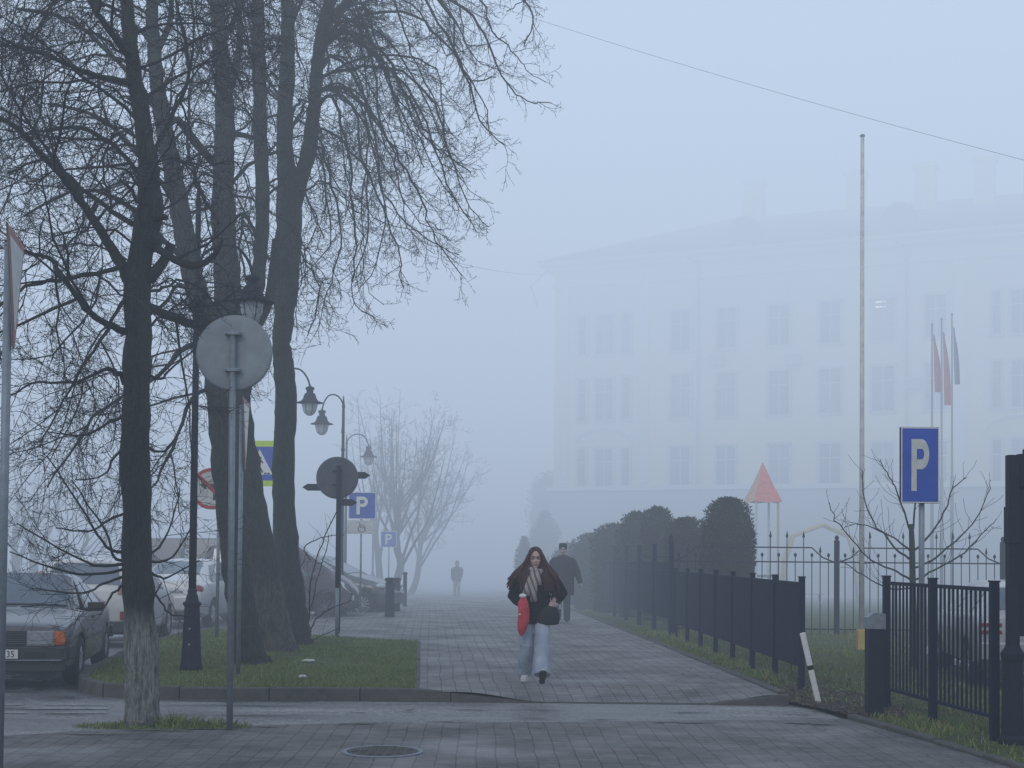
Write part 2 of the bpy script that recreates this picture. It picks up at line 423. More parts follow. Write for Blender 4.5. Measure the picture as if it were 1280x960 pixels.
def fog_material():
    t = NT('fog_volume')
    ab = t.n('ShaderNodeVolumeAbsorption'); ab.inputs['Color'].default_value = (0, 0, 0, 1)
    em = t.n('ShaderNodeEmission')  # fog emits its own light in place of scattered daylight, brighter with height
    g = t.n('ShaderNodeNewGeometry'); sp = t.n('ShaderNodeSeparateXYZ'); t.l(g.outputs['Position'], sp.inputs['Vector'])
    mr = t.n('ShaderNodeMapRange'); mr.inputs['From Min'].default_value = 0; mr.inputs['From Max'].default_value = 26
    t.l(sp.outputs['Z'], mr.inputs['Value'])
    rp = t.n('ShaderNodeValToRGB')
    rp.color_ramp.interpolation = 'LINEAR'
    e = rp.color_ramp.elements
    e[0].position = 0; e[0].color = (*FOG0, 1); e[1].position = 1; e[1].color = (*FOG1, 1)
    m = rp.color_ramp.elements.new(.30); m.color = (*FOGM, 1)
    t.l(mr.outputs['Result'], rp.inputs['Fac']); t.l(rp.outputs['Color'], em.inputs['Color'])
    # the fog bank thickens down the street and with height
    dy = t.n('ShaderNodeMapRange'); dy.inputs['From Min'].default_value = 13; dy.inputs['From Max'].default_value = 49
    dy.inputs['To Min'].default_value = DENS0; dy.inputs['To Max'].default_value = DENS1; 
    ctr = t.n('ShaderNodeVectorMath', operation='MULTIPLY_ADD'); t.l(g.outputs['Position'], ctr.inputs[0]); ctr.inputs[1].default_value = (.8, 1, 0); ctr.inputs[2].default_value = (0, -8, 0)
    ln = t.n('ShaderNodeVectorMath', operation='LENGTH'); t.l(ctr.outputs['Vector'], ln.inputs[0])
    t.l(ln.outputs['Value'], dy.inputs['Value'])
    dz = t.n('ShaderNodeMapRange'); dz.inputs['From Min'].default_value = 0; dz.inputs['From Max'].default_value = 24
    dz.inputs['To Min'].default_value = 1.0; dz.inputs['To Max'].default_value = 2.5; t.l(sp.outputs['Z'], dz.inputs['Value'])
    mu = t.n('ShaderNodeMath', operation='MULTIPLY'); t.l(dy.outputs['Result'], mu.inputs[0]); t.l(dz.outputs['Result'], mu.inputs[1])
    t.l(mu.outputs[0], ab.inputs['Density']); t.l(mu.outputs[0], em.inputs['Strength'])
    ad = t.n('ShaderNodeAddShader'); t.l(ab.outputs[0], ad.inputs[0]); t.l(em.outputs[0], ad.inputs[1])
    t.l(ad.outputs[0], t.out.inputs['Volume'])
    t.m.cycles.volume_step_rate = 1.0
    return t.m
DENS0, DENS1 = .0052, .035
FOG0 = (.30, .37, .48); FOGM = (.46, .555, .705); FOG1 = (.62, .765, .97)
fb = MB(); fb.box((0, 60, 14), (700, 700, 34))
tag(fb.build('fog', fog_material()), 'thick pale blue grey winter fog lying over the whole street', 'fog', kind='structure')
scene.view_settings.view_transform = 'Standard'; scene.view_settings.look = 'None'; scene.view_settings.exposure = 0
cy = scene.cycles
cy.volume_bounces = 0; cy.max_bounces = 6; cy.diffuse_bounces = 3; cy.glossy_bounces = 2; cy.transparent_max_bounces = 6
cy.volume_max_steps = 64; cy.use_denoising = True; cy.use_adaptive_sampling = True; cy.adaptive_threshold = .015
try: cy.denoiser = 'OPENIMAGEDENOISE'
except Exception: pass

# ------------------------------------------------------------------ ground
def sheet(name, poly, h, m, label, cat='ground', ystep=None, zf=None, kind='structure', thick=0):
    """flat polygon (x,y list) draped over G(y)+h, cut into strips along y"""
    bm = bmesh.new()
    vs = [bm.verts.new((x, y, 0)) for x, y in poly]
    bm.faces.new(vs)
    ys = [y for x, y in poly]
    cuts = ystep or [25, 28, 32, 36, 40, 45, 60, 80, 120]
    for c in cuts:
        if min(ys) < c < max(ys):
            bmesh.ops.bisect_plane(bm, geom=bm.verts[:] + bm.edges[:] + bm.faces[:], plane_co=(0, c, 0), plane_no=(0, 1, 0))
    for v in bm.verts: v.co.z = G(v.co.y) + h + (zf(v.co.x, v.co.y) if zf else 0)
    bmesh.ops.recalc_face_normals(bm, faces=bm.faces)
    if bm.faces[:][0].normal.z < 0: bmesh.ops.reverse_faces(bm, faces=bm.faces)
    me = bpy.data.meshes.new(name); bm.to_mesh(me); bm.free(); me.materials.append(m)
    o = bpy.data.objects.new(name, me); col.objects.link(o)
    return tag(o, label, cat, kind=kind)

sheet('ground', [(-900, -60), (900, -60), (900, 1500), (-900, 1500)], -.06, M['ground'], 'dull earth ground fading into the fog', 'ground')
sheet('road', [(-60, 2), (5, 2), (5, 16.4), (-.9, 16.4), (-1.2, 26.0), (-1.4, 150), (-60, 150)], 0, M['asphalt'], 'wet grey asphalt road and parking area on the left', 'road')

RK = [(4.2, 9), (4.02, 11.0), (3.87, 12.3), (3.47, 14.7), (3.35, 15.2)]        # kerb of the near paving
def rkx(y): return 3.01 - .056 * (y - 16.25)                                     # right kerb of the far sidewalk
# driveway strip between the pavings
sheet('driveway', [(-7.5, 12.4), (-6.2, 11.6), (-4.2, 12.6), (-2, 13.3), (0.6, 13.8), (2.4, 14.1), (3.46, 14.3), (3.3, 16.02), (-4.0, 16.02), (-5.6, 15.2), (-7, 13.8)], .012, M['drive'], 'worn pale asphalt driveway crossing the pavement', 'driveway')
# near paving with curved front edge
FE = [(-40, 10), (-8, 11.4), (-5.5, 12.1), (-4.6, 12.7), (-3.9, 13.2), (-3.0, 13.5), (-2.2, 13.75), (-1.4, 14.0), (-.4, 14.1), (.6, 14.2), (1.2, 14.3), (1.9, 14.42), (2.6, 14.50), (3.46, 14.62)]
nb = MB(); db = MB()
for (x, y) in FE:
    nb.v += [Vector((x, 1 + 0 * y, .020)), Vector((x, y, .020))]
for i in range(len(FE) - 1): nb.face((2 * i, 2 * i + 2, 2 * i + 3, 2 * i + 1))
q0 = len(nb.v); nb.v += [Vector((4.55, 1, .02)), Vector((4.22, 9, .02)), Vector((4.04, 11, .02)), Vector((3.89, 12.3, .02))]; k = 2 * len(FE)
nb.face((k - 2, q0, q0 + 1, q0 + 2, q0 + 3, k - 1))
tag(nb.build('near_paving', M['pave_front']), 'block paved crossing in the foreground with a manhole', 'pavement', kind='structure')
near = [(-40, 1), (4.6, 1), (4.2, 9), (4.02, 11.0), (3.87, 12.3), (3.47, 14.62)]
near += [(2.6, 14.50), (1.9, 14.42), (1.2, 14.3), (.6, 14.2), (-.4, 14.1), (-1.4, 14.0), (-2.2, 13.75), (-3.0, 13.5), (-3.9, 13.2), (-4.6, 12.7), (-5.5, 12.1), (-8, 11.4), (-40, 10)]
0 and sheet('near_paving', near, .020, M['pave_front'], 'block paved crossing in the foreground with a manhole', 'pavement')
# far sidewalk as a grid so its front edge can dip to the driveway
def dip(x, y):
    a = max(0, min(1, (x - (-.55)) / .95)); b = max(0, min(1, (3.02 - x) / .85))
    k = min(a, b); k = k * k * (3 - 2 * k)
    t = max(0, min(1, (17.0 - y) / 1.0))
    return -.105 * k * t
def leftx(y):
    if y < 24.75: return -1.05 - .0615 * (y - 16.25)
    if y < 26.4: return -1.57 - (y - 24.75) / 1.65 * 2.2
    if y < 28.2: return -3.77 - (y - 26.4) / 1.8 * .9
    return -4.7 - .03 * (y - 28.2)
sb = MB()
ysl = [16.0, 16.1, 16.25, 16.4, 16.6, 16.8, 17.0, 18, 20, 22, 24.74, 25, 25.6, 26.4, 27, 28.2, 32, 36, 40, 50, 60, 80, 100, 150]
NX = 28
for y in ysl:
    x0 = leftx(y); x1 = rkx(y)
    for k in range(NX + 1):
        x = x0 + (x1 - x0) * k / NX
        sb.v.append(Vector((x, y, G(y) + .13 + dip(x, y))))
for i in range(len(ysl) - 1):
    for k in range(NX):
        a = i * (NX + 1) + k; sb.face((a, a + 1, a + NX + 2, a + NX + 1))
tag(sb.build('sidewalk', M['pave']), 'grey block paved sidewalk running off into the fog', 'sidewalk', kind='structure')

def kerb(name, pts, zt, width, label, side=1, base=-.05, stone=1.0):
    """kerb made of stones, along pts (x,y); zt(i) = top height above G"""
    mb = MB()
    P2 = [Vector((x, y, 0)) for x, y in pts]
    # resample
    L = [0]
    for a, b in zip(P2, P2[1:]): L.append(L[-1] + (b - a).length)
    def at(s):
        s = max(0, min(L[-1], s))
        for i in range(len(L) - 1):
            if s <= L[i + 1] + 1e-9:
                return P2[i].lerp(P2[i + 1], (s - L[i]) / max(1e-9, L[i + 1] - L[i]))
        return P2[-1].copy()
    n = max(1, round(L[-1] / stone)); rr = random.Random(5)
    for k in range(n):
        s0 = L[-1] * k / n + .006; s1 = L[-1] * (k + 1) / n - .006
        sub = [s0 + (s1 - s0) * j / 3 for j in range(4)]
        b0 = len(mb.v); jit = rr.uniform(-.006, .006); jx = rr.uniform(-.006, .006)
        for s_ in sub:
            p = at(s_); t = (at(s_ + .05) - at(s_ - .05)).normalized(); nrm = Vector((t.y, -t.x, 0)) * side
            z1 = G(p.y) + zt(p.x, p.y) + jit; zz = G(p.y) + base
            a = p + nrm * jx; q = p + nrm * (width + jx)
            for (pp, z) in ((a, zz), (a, z1 - .012), (a + nrm * .015, z1), (q - nrm * .012, z1), (q, z1 - .01), (q, zz)):
                mb.v.append(Vector((pp.x, pp.y, z)))
        for j in range(3):
            for e in range(6):
                e2 = (e + 1) % 6
                mb.face((b0 + j * 6 + e, b0 + j * 6 + e2, b0 + (j + 1) * 6 + e2, b0 + (j + 1) * 6 + e))
        mb.face([b0 + e for e in range(6)]); mb.face([b0 + 18 + e for e in range(6)][::-1])
    return tag(mb.build(name, M['kerb']), label, 'kerb', kind='structure')

# island outline
ISL = [(-1.06, 16.13), (-2, 16.13), (-3.2, 16.13), (-4.1, 16.2), (-4.65, 16.5), (-5.0, 17.0), (-5.2, 17.6), (-5.45, 19.0), (-5.75, 21.5), (-6.0, 24.3), (-6.05, 26.5), (-5.95, 28.1), (-4.75, 28.1), (-3.75, 26.35), (-1.60, 24.72)]
def inflate(y): return 0
sheet('grass_island', ISL, .142, M['turf'], 'grass island with trees between the road and sidewalk', 'grass island', zf=None)
kerb('island_kerb', [(.35, 16.0), (-2, 16.0), (-3.2, 16.0), (-4.15, 16.07), (-4.75, 16.40), (-5.12, 16.95), (-5.33, 17.6), (-5.58, 19.0), (-5.88, 21.5), (-6.13, 24.3), (-6.18, 26.5), (-6.05, 28.3)],
     lambda x, y: .155 - (.13 * max(0, min(1, (x + 1.05) / 1.3)) if y < 16.1 else 0), .13, 'low concrete kerb round the grass island', side=1)
kerb('sidewalk_kerb', [(3.12, 15.95), (2.2, 15.97), (.36, 15.99)], lambda x, y: .025 + .11 * max(0, min(1, (x - 2.2) / .85)), .12, 'dropped kerb at the front of the sidewalk', side=1)
kerb('lawn_kerb', [(rkx(y), y) for y in (16.1, 20, 25, 30, 36, 42, 50, 70, 110)], lambda x, y: .155, .10, 'narrow edging stones between sidewalk and lawn', side=1)
kerb('near_kerb', [(4.2, 9), (4.02, 11.0), (3.87, 12.3), (3.47, 14.7)], lambda x, y: .06, .10, 'sunken edging stones beside the near paving', side=1)
kerb('inner_edging', [(leftx(y) - .05, y) for y in (16.2, 20, 24.6)], lambda x, y: .15, .06, 'thin edging between grass island and sidewalk', side=1)

lawn = [(4.3, 9), (4.12, 11.0), (3.97, 12.3), (3.57, 14.7), (3.15, 16.05)] + [(rkx(y) + .05, y) for y in (20, 25, 32, 45, 70, 150)] + [(120, 150), (120, 9)]
def lawn_z(x, y):
    return 0
sheet('lawn', lawn, .045, M['lawn'], 'patchy wet lawn behind the fences', 'lawn')
sheet('dirt_patch', [(3.50, 14.66), (3.36, 15.3), (3.16, 16.0), (3.05, 17.2), (3.5, 18), (4.1, 17.5), (4.4, 15.6), (4.0, 14.6)], .052, M['dirt'], 'strip of dirt and dead leaves beside the kerb', 'dirt')
sheet('parking_lot', [(5.9, 11.6), (30, 11.6), (30, 26), (7.2, 26), (6.2, 17)], .058, M['asphalt'], 'asphalt parking lot behind the right fence', 'parking lot')

# painted marks on road
pm = MB()
for k, (x0, x1, y) in enumerate([(-6.3, -5.3, 14.95), (-5.1, -4.2, 14.98), (-5.9, -5.2, 15.3), (-5.0, -4.3, 15.33), (-6.0, -5.5, 14.5), (-5.3, -4.9, 14.55), (-4.7, -4.1, 14.6)]):
    b = len(pm.v)
    for (x, yy) in ((x0, y - .07), (x1, y - .03), (x1 - .09, y + .16), (x0 + .12, y + .11)): pm.v.append(Vector((x, yy, .018)))
    pm.face((b, b + 1, b + 2, b + 3))
tag(pm.build('road_marking', M['paint']), 'worn white paint marks on the driveway near the tree', 'road marking', kind='structure')

cm_ = MB(); rr = random.Random(9)
for k in range(26):
    x = rr.uniform(-5.0, 3.2)
    yf = 14.15 if x > -.5 else 14.1 + (x + .5) * .33
    y = (yf + rr.uniform(-.05, .10)) if k % 2 else rr.uniform(max(yf, 14.3), 15.9)
    ln = rr.uniform(.15, .7); n_ = 7; top = []; bot = []
    for q in range(n_):
        f = q / (n_ - 1); w_ = .022 * math.sin(math.pi * f) * rr.uniform(.4, 1.3) + .002; yc = y + rr.gauss(0, .018)
        top.append((x + ln * f, yc + w_)); bot.append((x + ln * f, yc - w_))
    b0 = len(cm_.v)
    for (px_, py_) in top + bot[::-1]: cm_.v.append(Vector((px_, py_, .0245)))
    cm_.face([b0 + q for q in range(2 * n_)])
tag(cm_.build('asphalt_crack', M['dirt'], fix=False), 'dark broken cracks along the edge of the driveway', 'cracks', kind='structure')
# manhole
mp_ = gp(478, 940, .02)
mh = thing('manhole_cover', (mp_.x, mp_.y, .022), 'round iron manhole cover set in the foreground paving', 'manhole cover')
m_ = MB(); m_.lathe([(.30, 0), (.30, .008), (.335, .010), (.345, .0)], n=36); m_.build('ring', M['galv'], mh, smooth=True)
m_ = MB(); m_.lathe([(.0, .0), (.29, .0), (.29, .01), (0, .01)], n=36, cap=False)
for k in range(-3, 4):
    for j in range(-3, 4):
        if k * k + j * j < 11: m_.box((k * .075, j * .075, .012), (.045, .045, .01))
m_.build('cover', M['kerb'], mh)

# ------------------------------------------------------------------ grass
def inpoly(x, y, poly):
    c = False; j = len(poly) - 1
    for i in range(len(poly)):
        xi, yi = poly[i]; xj, yj = poly[j]
        if (yi > y) != (yj > y) and x < (xj - xi) * (y - yi) / (yj - yi) + xi: c = not c
        j = i
    return c
def grass(name, sampler, n, h0, h1, z0, cols, label, seed=1, wd=.005):
    rr = random.Random(seed); mb = MB()
    for _ in range(n):
        s_ = sampler(rr)
        if s_ is None: continue
        x, y = s_[0], s_[1]; hs = s_[2] if len(s_) > 2 else 1
        h = rr.uniform(h0, h1) * hs; a = rr.uniform(0, 6.28); ln = rr.uniform(.1, .8) * h; aa = rr.uniform(0, 6.28)
        z = G(y) + z0; b = len(mb.v)
        dx, dy = math.cos(a) * wd, math.sin(a) * wd; lx, ly = math.cos(aa) * ln, math.sin(aa) * ln
        mb.v += [Vector((x - dx, y - dy, z)), Vector((x + dx, y + dy, z)), Vector((x + lx * .4 + dx * .7, y + ly * .4 + dy * .7, z + h * .6)), Vector((x + lx, y + ly, z + h))]
        mb.cur = rr.randrange(len(cols)) 
        mb.face((b, b + 1, b + 2)); mb.face((b, b + 2, b + 3))
    return tag(mb.build(name, cols, fix=False), label, 'grass', kind='stuff')
GC = [mat('grass_blade_' + str(i), c, .7, 0, .25, 9) for i, c in enumerate([(.13, .21, .045), (.17, .24, .055), (.10, .15, .04), (.25, .24, .10)])]
_clump = random.Random(3)
from mathutils import noise as mnoise
def samp_island(rr):
    x = rr.uniform(-6.1, -1.0); y = 16.15 + 12 * rr.random() ** 1.5
    if not inpoly(x, y, ISL): return None
    k = mnoise.noise(Vector((x * 1.4, y * .9, 0)))
    if k < -.25 and rr.random() < .7: return None
    return (x, y, .8 + .7 * max(0, k))
grass('island_grass', samp_island, 42000, .02, .06, .14, GC, 'short damp green grass growing on the island under the trees', 2)
def samp_lawn(rr):
    y = 10.5 + 20 * rr.random() ** 1.6; x0 = rkx(y) + .1 if y > 16 else 4.2 - .105 * (y - 9) + .05
    x = x0 + rr.random() ** 1.3 * 5.0
    if y < 16.8 and x < 4.1 and y > 14.6 and rr.random() < .8: return None
    if x > 6.0 and 11 < y < 20: return None
    k = mnoise.noise(Vector((x * 1.1, y * .6, 5)))
    if k < -.1 and rr.random() < .75: return None
    return (x, y, .7 + 1.2 * max(0, k + .1))
grass('lawn_grass', samp_lawn, 34000, .03, .10, .04, GC, 'ragged grass growing along the foot of the fences', 3, .006)
def samp_tuft(rr):
    a = rr.uniform(0, 6.28); r = rr.random() ** .6
    x = -3.42 + math.cos(a) * r * .85 + .12; y = 13.55 + math.sin(a) * r * .26
    return (x, y, (1.5 - r * 1.0) * rr.uniform(.4, 1.4) * (1.5 if x > -3.3 else .9))
grass('tree_base_grass', samp_tuft, 2600, .02, .07, .012, GC, 'tuft of weeds and grass round the foot of the nearest tree', 4)
# fallen leaves on the dirt
lf = MB(); rr = random.Random(11)
for _ in range(1500):
    y = rr.uniform(14.7, 19); x = (3.5 - .35 * max(0, min(1.2, (y - 14.7)))) + rr.random() ** 1.4 * 1.6
    z = .058; a = rr.uniform(0, 6.28); s_ = rr.uniform(.015, .035); b = len(lf.v)
    for k in range(4):
        lf.v.append(Vector((x + math.cos(a + k * 1.57) * s_ * (1 if k % 2 else .6), y + math.sin(a + k * 1.57) * s_ * (1 if k % 2 else .6), z + rr.uniform(0, .018))))
    lf.face((b, b + 1, b + 2)); lf.face((b, b + 2, b + 3))
tag(lf.build('fallen_leaves', mat('dead_leaf', (.12, .085, .055), .8, var=.5, scale=8), fix=False), 'brown fallen leaves scattered on the dirt by the kerb', 'leaves', kind='stuff')
# grit, twigs and leaves lying about
lf = MB(); rr = random.Random(12)
for _ in range(900):
    if rr.random() < .45:
        x = rr.uniform(-6.0, -1.1); y = rr.uniform(16.3, 26)
        if not inpoly(x, y, ISL): continue
        z = .165
    else:
        y = 10.8 + 22 * rr.random() ** 1.5; x0 = rkx(y) if y > 16.2 else 3.4 if y > 14.7 else 3.9
        x = x0 - abs(rr.gauss(0, .5)) if rr.random() < .6 else rr.uniform(-3.5, 3)
        if 14.1 < y < 16.9: continue
        z = (.026 if y < 14.2 else .136) + G(y)
        if y > 16 and not (leftx(y) < x < rkx(y)): continue
    a = rr.uniform(0, 6.28); s_ = rr.uniform(.010, .026); b = len(lf.v)
    for k in range(4): lf.v.append(Vector((x + math.cos(a + k * 1.57) * s_ * (1 if k % 2 else .5), y + math.sin(a + k * 1.57) * s_ * (1 if k % 2 else .5), z + rr.uniform(0, .01))))
    lf.face((b, b + 1, b + 2)); lf.face((b, b + 2, b + 3))
tag(lf.build('scattered_leaves', mat('brown_leaf', (.14, .10, .06), .8, var=.5, scale=8), fix=False), 'a few brown leaves and bits of grit scattered on paving and grass', 'leaves', kind='stuff')
# ------------------------------------------------------------------ bare trees
def catmull(pts, n):
    """pts list of tuples (Vector, r); returns smooth list"""
    out = []
    for i in range(len(pts) - 1):
        p0 = pts[max(0, i - 1)]; p1 = pts[i]; p2 = pts[i + 1]; p3 = pts[min(len(pts) - 1, i + 2)]
        for k in range(n):
            t = k / n; t2 = t * t; t3 = t2 * t
            v = .5 * ((2 * p1[0]) + (-p0[0] + p2[0]) * t + (2 * p0[0] - 5 * p1[0] + 4 * p2[0] - p3[0]) * t2 + (-p0[0] + 3 * p1[0] - 3 * p2[0] + p3[0]) * t3)
            out.append((v, p1[1] + (p2[1] - p1[1]) * t))
    out.append((pts[-1][0].copy(), pts[-1][1]))
    return out

class Tree:
    def __init__(s, seed, twig_r=.0030, droop=.0, dens=1.0, maxlev=4):
        s.rr = random.Random(seed); s.trunk = MB(); s.crown = MB(); s.twig_r = twig_r; s.dens = dens; s.maxlev = maxlev; s.count = 0
        s.up = .0; s.minz = 1.5
    def limb(s, pts, crown=False, n=4, sides=10, rough=.0, spawn=True, lev=0, t0=.15, dens=1.0, ln=1.0, droop=None):
        """pts: (px,py,d,wpx)"""
        w = [(P(a, b, d), wp / F * d / 2) for a, b, d, wp in pts]
        c = catmull(w, n)
        if rough:
            for i in range(1, len(c)):
                j = Vector((s.rr.gauss(0, 1), s.rr.gauss(0, 1), s.rr.gauss(0, .6))) * rough
                c[i] = (c[i][0] + j, c[i][1] * s.rr.uniform(.92, 1.08))
        mb = s.crown if crown else s.trunk
        mb.tube([q[0] for q in c], [q[1] for q in c], sides)
        if spawn: s.children([q[0] for q in c], [q[1] for q in c], lev, t0, dens, ln, droop)
        return c
    def children(s, pts, rad, lev, t0=.2, dens=1.0, ln=1.0, droop=None):
        L = sum((b - a).length for a, b in zip(pts, pts[1:]))
        if L < .02: return
        rr = s.rr
        per = (2.2, 4.8, 9.0, 11.0)[min(lev, 3)]
        n = int(L * (1 - t0) * per * dens * s.dens + rr.random())
        acc = [0]
        for a, b in zip(pts, pts[1:]): acc.append(acc[-1] + (b - a).length)
        for k in range(n):
            t = t0 + (1 - t0) * (k + rr.random()) / n
            q = t * L
            i = 0
            while i < len(pts) - 2 and acc[i + 1] < q: i += 1
            f = (q - acc[i]) / max(1e-6, acc[i + 1] - acc[i])
            p = pts[i].lerp(pts[i + 1], min(1, max(0, f))); r = rad[i] + (rad[i + 1] - rad[i]) * f
            ax = (pts[i + 1] - pts[i]).normalized()
            side = ax.orthogonal().normalized(); side.rotate(Matrix.Rotation(rr.uniform(0, 6.283), 3, ax))
            ang = R(rr.uniform(28, 68))
            d = ax * math.cos(ang) + side * math.sin(ang)
            base = (2.1, 1.15, .55, .26)[min(lev, 3)]
            l = base * rr.uniform(.45, 1.25) * ln * (1.1 - .55 * t)
            r1 = min(r * .6, (.018, .0075, .0042, .0029)[min(lev, 3)] * rr.uniform(.7, 1.2))
            s.grow(p, d, l, max(s.twig_r, r1), lev + 1, droop)
    def grow(s, p, d, l, r, lev, droop=None):
        rr = s.rr; s.count += 1
        dr = s.droop if droop is None else droop
        seg = (7, 7, 6, 4, 3)[min(lev, 4)]; sides = (6, 5, 4, 3, 3)[min(lev, 4)]
        pts = [p.copy()]; rad = [r]; step = l / seg
        wig = (.16, .18, .2, .2, .2)[min(lev, 4)]
        d = d.normalized(); g = dr * (1.0 if lev <= 2 else .6)
        for k in range(seg):
            t = (k + 1) / seg
            pull = -g * (1 - 1.5 * t) if lev <= 2 else -g * .5 + .12 * s.up
            d = (d + Vector((rr.gauss(0, wig), rr.gauss(0, wig), rr.gauss(0, wig) + pull))).normalized()
            p = p + d * step
            if p.z < G(p.y) + .15: break
            pts.append(p.copy()); rad.append(max(s.twig_r * .75, r * (1 - .75 * t)))
        if len(pts) < 2: return
        s.crown.tube(pts, rad, sides, cap=False)
        if lev < s.maxlev: s.children(pts, rad, lev, .18, 1.0, l / (2.1, 2.1, 1.15, .55, .3)[min(lev, 4)] * 1.0, droop)
    def finish(s, base, label, cat, group, mt, mc=None, name='bare_tree'):
        root = thing(name, base, label, cat, group)
        s.trunk.build('trunk', mt, root, smooth=True, off=base)
        s.crown.build('crown', mc or M['twig'], root, smooth=True, off=base, fix=False)
        return root

def side_limbs(T, trunk, n, yr, D, rng, dirs=(-1, 1), reach=(70, 190), w=(3.5, 6.5), rise=(10, 50), fall=(10, 110), lev=1, dens=1.0, ln=.8):
    """extra limbs leaving the trunk (list of (px,py)) to either side, rising then drooping"""
    rr = random.Random(rng)
    for k in range(n):
        y = yr[0] + (yr[1] - yr[0]) * (k + rr.random()) / n
        x = trunk[-1][0]
        for (x0, y0), (x1, y1) in zip(trunk, trunk[1:]):
            if min(y0, y1) <= y <= max(y0, y1): x = x0 + (x1 - x0) * (y - y0) / (y1 - y0)
        sd = rr.choice(dirs); rc = rr.uniform(*reach); up = rr.uniform(*rise); dn = rr.uniform(*fall); dd = rr.uniform(-1.6, 1.6) if not (sd > 0 and D < 15) else rr.uniform(.9, 2.2); ww = rr.uniform(*w)
        pts = [(x, y, D, ww), (x + sd * rc * .22, y - up * .6, D + dd * .25, ww * .85), (x + sd * rc * .5, y - up + rr.uniform(-8, 8), D + dd * .6, ww * .65),
               (x + sd * rc * .8, y - up * .6 + dn * .35, D + dd * .9, ww * .45), (x + sd * rc, y - up * .3 + dn, D + dd, 1.8)]
        T.limb(pts, crown=True, n=4, sides=6, rough=.022, lev=lev, t0=.12, dens=dens, ln=ln)

# --- nearest tree (d 13.6)
T = Tree(21, .0026); T.droop = .16; T.up = .6; T.dens = 1.5
D = 13.6
T.limb([(179, 916, D, 50), (178, 900, D, 45), (178, 840, D, 42), (174, 760, D, 39), (170, 640, D, 36), (170, 520, D, 35), (172, 420, D, 34), (173, 340, D, 32), (182, 285, D, 30), (187, 245, D, 30), (185, 205, D, 26), (178, 150, D, 21), (168, 90, D, 19), (160, 30, D, 17), (156, -40, D, 15), (150, -140, D, 11), (152, -260, D, 6)], n=5, sides=18, rough=.006, t0=.5, dens=.9)
# burl and stubs
T.trunk.ell(P(192, 262, D), (.10, .10, .26), 12, 8); T.trunk.ell(P(187, 300, D), (.13, .13, .12), 12, 8)
T.limb([(190, 275, D, 14), (200, 271, D - .1, 10), (208, 272, D - .15, 7)], n=2, spawn=False)
T.limb([(185, 350, D, 18), (198, 335, D, 14), (207, 322, D + .1, 12), (214, 304, D + .1, 11)], n=2, spawn=False)
L = T.limb
L([(162, 352, D, 15), (140, 312, D - .1, 13), (112, 268, D - .3, 11), (84, 228, D - .5, 9), (52, 192, D - .7, 8), (10, 152, D - .9, 6), (-50, 120, D - 1, 4)], n=4, sides=8, rough=.008)
L([(160, 415, D, 10), (135, 405, D - .2, 9), (105, 385, D - .3, 8), (82, 350, D - .4, 7), (66, 325, D - .3, 6), (40, 318, D - .5, 4), (5, 300, D - .6, 3)], n=4, sides=8, rough=.012, dens=1.2)
L([(180, 382, D, 13), (205, 392, D + .4, 12), (240, 404, D + 1.0, 11), (270, 402, D + 1.5, 8), (300, 385, D + 2, 5)], n=4, sides=8, rough=.006, dens=.6, ln=.7)
L([(188, 305, D, 11), (212, 320, D - .1, 10), (236, 332, D - .1, 10), (258, 327, D, 9), (272, 313, D, 6), (279, 300, D, 3)], n=4, sides=8, rough=.004, dens=.5, ln=.6)
L([(172, 105, D, 9), (130, 96, D - .3, 7), (90, 84, D - .5, 6), (55, 68, D - .7, 5), (0, 48, D - 1, 3)], n=4, sides=7, rough=.01)
L([(165, 70, D, 12), (150, 55, D - .2, 10), (130, 30, D - .4, 8), (112, 0, D - .5, 7), (90, -60, D - .6, 5)], n=4, sides=7, rough=.01)
L([(166, 280, D, 8), (130, 255, D + .3, 6), (95, 228, D + .6, 5), (60, 200, D + .8, 4), (10, 215, D + 1, 3)], n=4, sides=7, rough=.012)
L([(160, 330, D, 7), (120, 342, D - .5, 6), (70, 350, D - .9, 5), (30, 358, D - 1.1, 4), (-10, 395, D - 1.2, 3)], n=4, sides=7, rough=.012, dens=1.1)
L([(156, 480, D, 8), (148, 468, D, 7), (130, 462, D - .2, 5), (95, 478, D - .4, 4), (40, 480, D - .5, 3), (5, 500, D - .6, 2)], n=4, sides=6, rough=.012, dens=1.0)
L([(160, 365, D, 6), (140, 400, D - .3, 5), (110, 450, D - .6, 4), (80, 500, D - .8, 3), (50, 560, D - .9, 2)], n=4, sides=6, rough=.012)
L([(182, 230, D, 7), (150, 190, D + .4, 6), (100, 160, D + .8, 5), (40, 165, D + 1.2, 3)], n=4, sides=6, rough=.012)
L([(186, 200, D, 7), (215, 150, D + .4, 6), (235, 90, D + .8, 5), (225, 20, D + 1.2, 4), (215, -40, D + 1.4, 2)], n=4, sides=6, rough=.012)
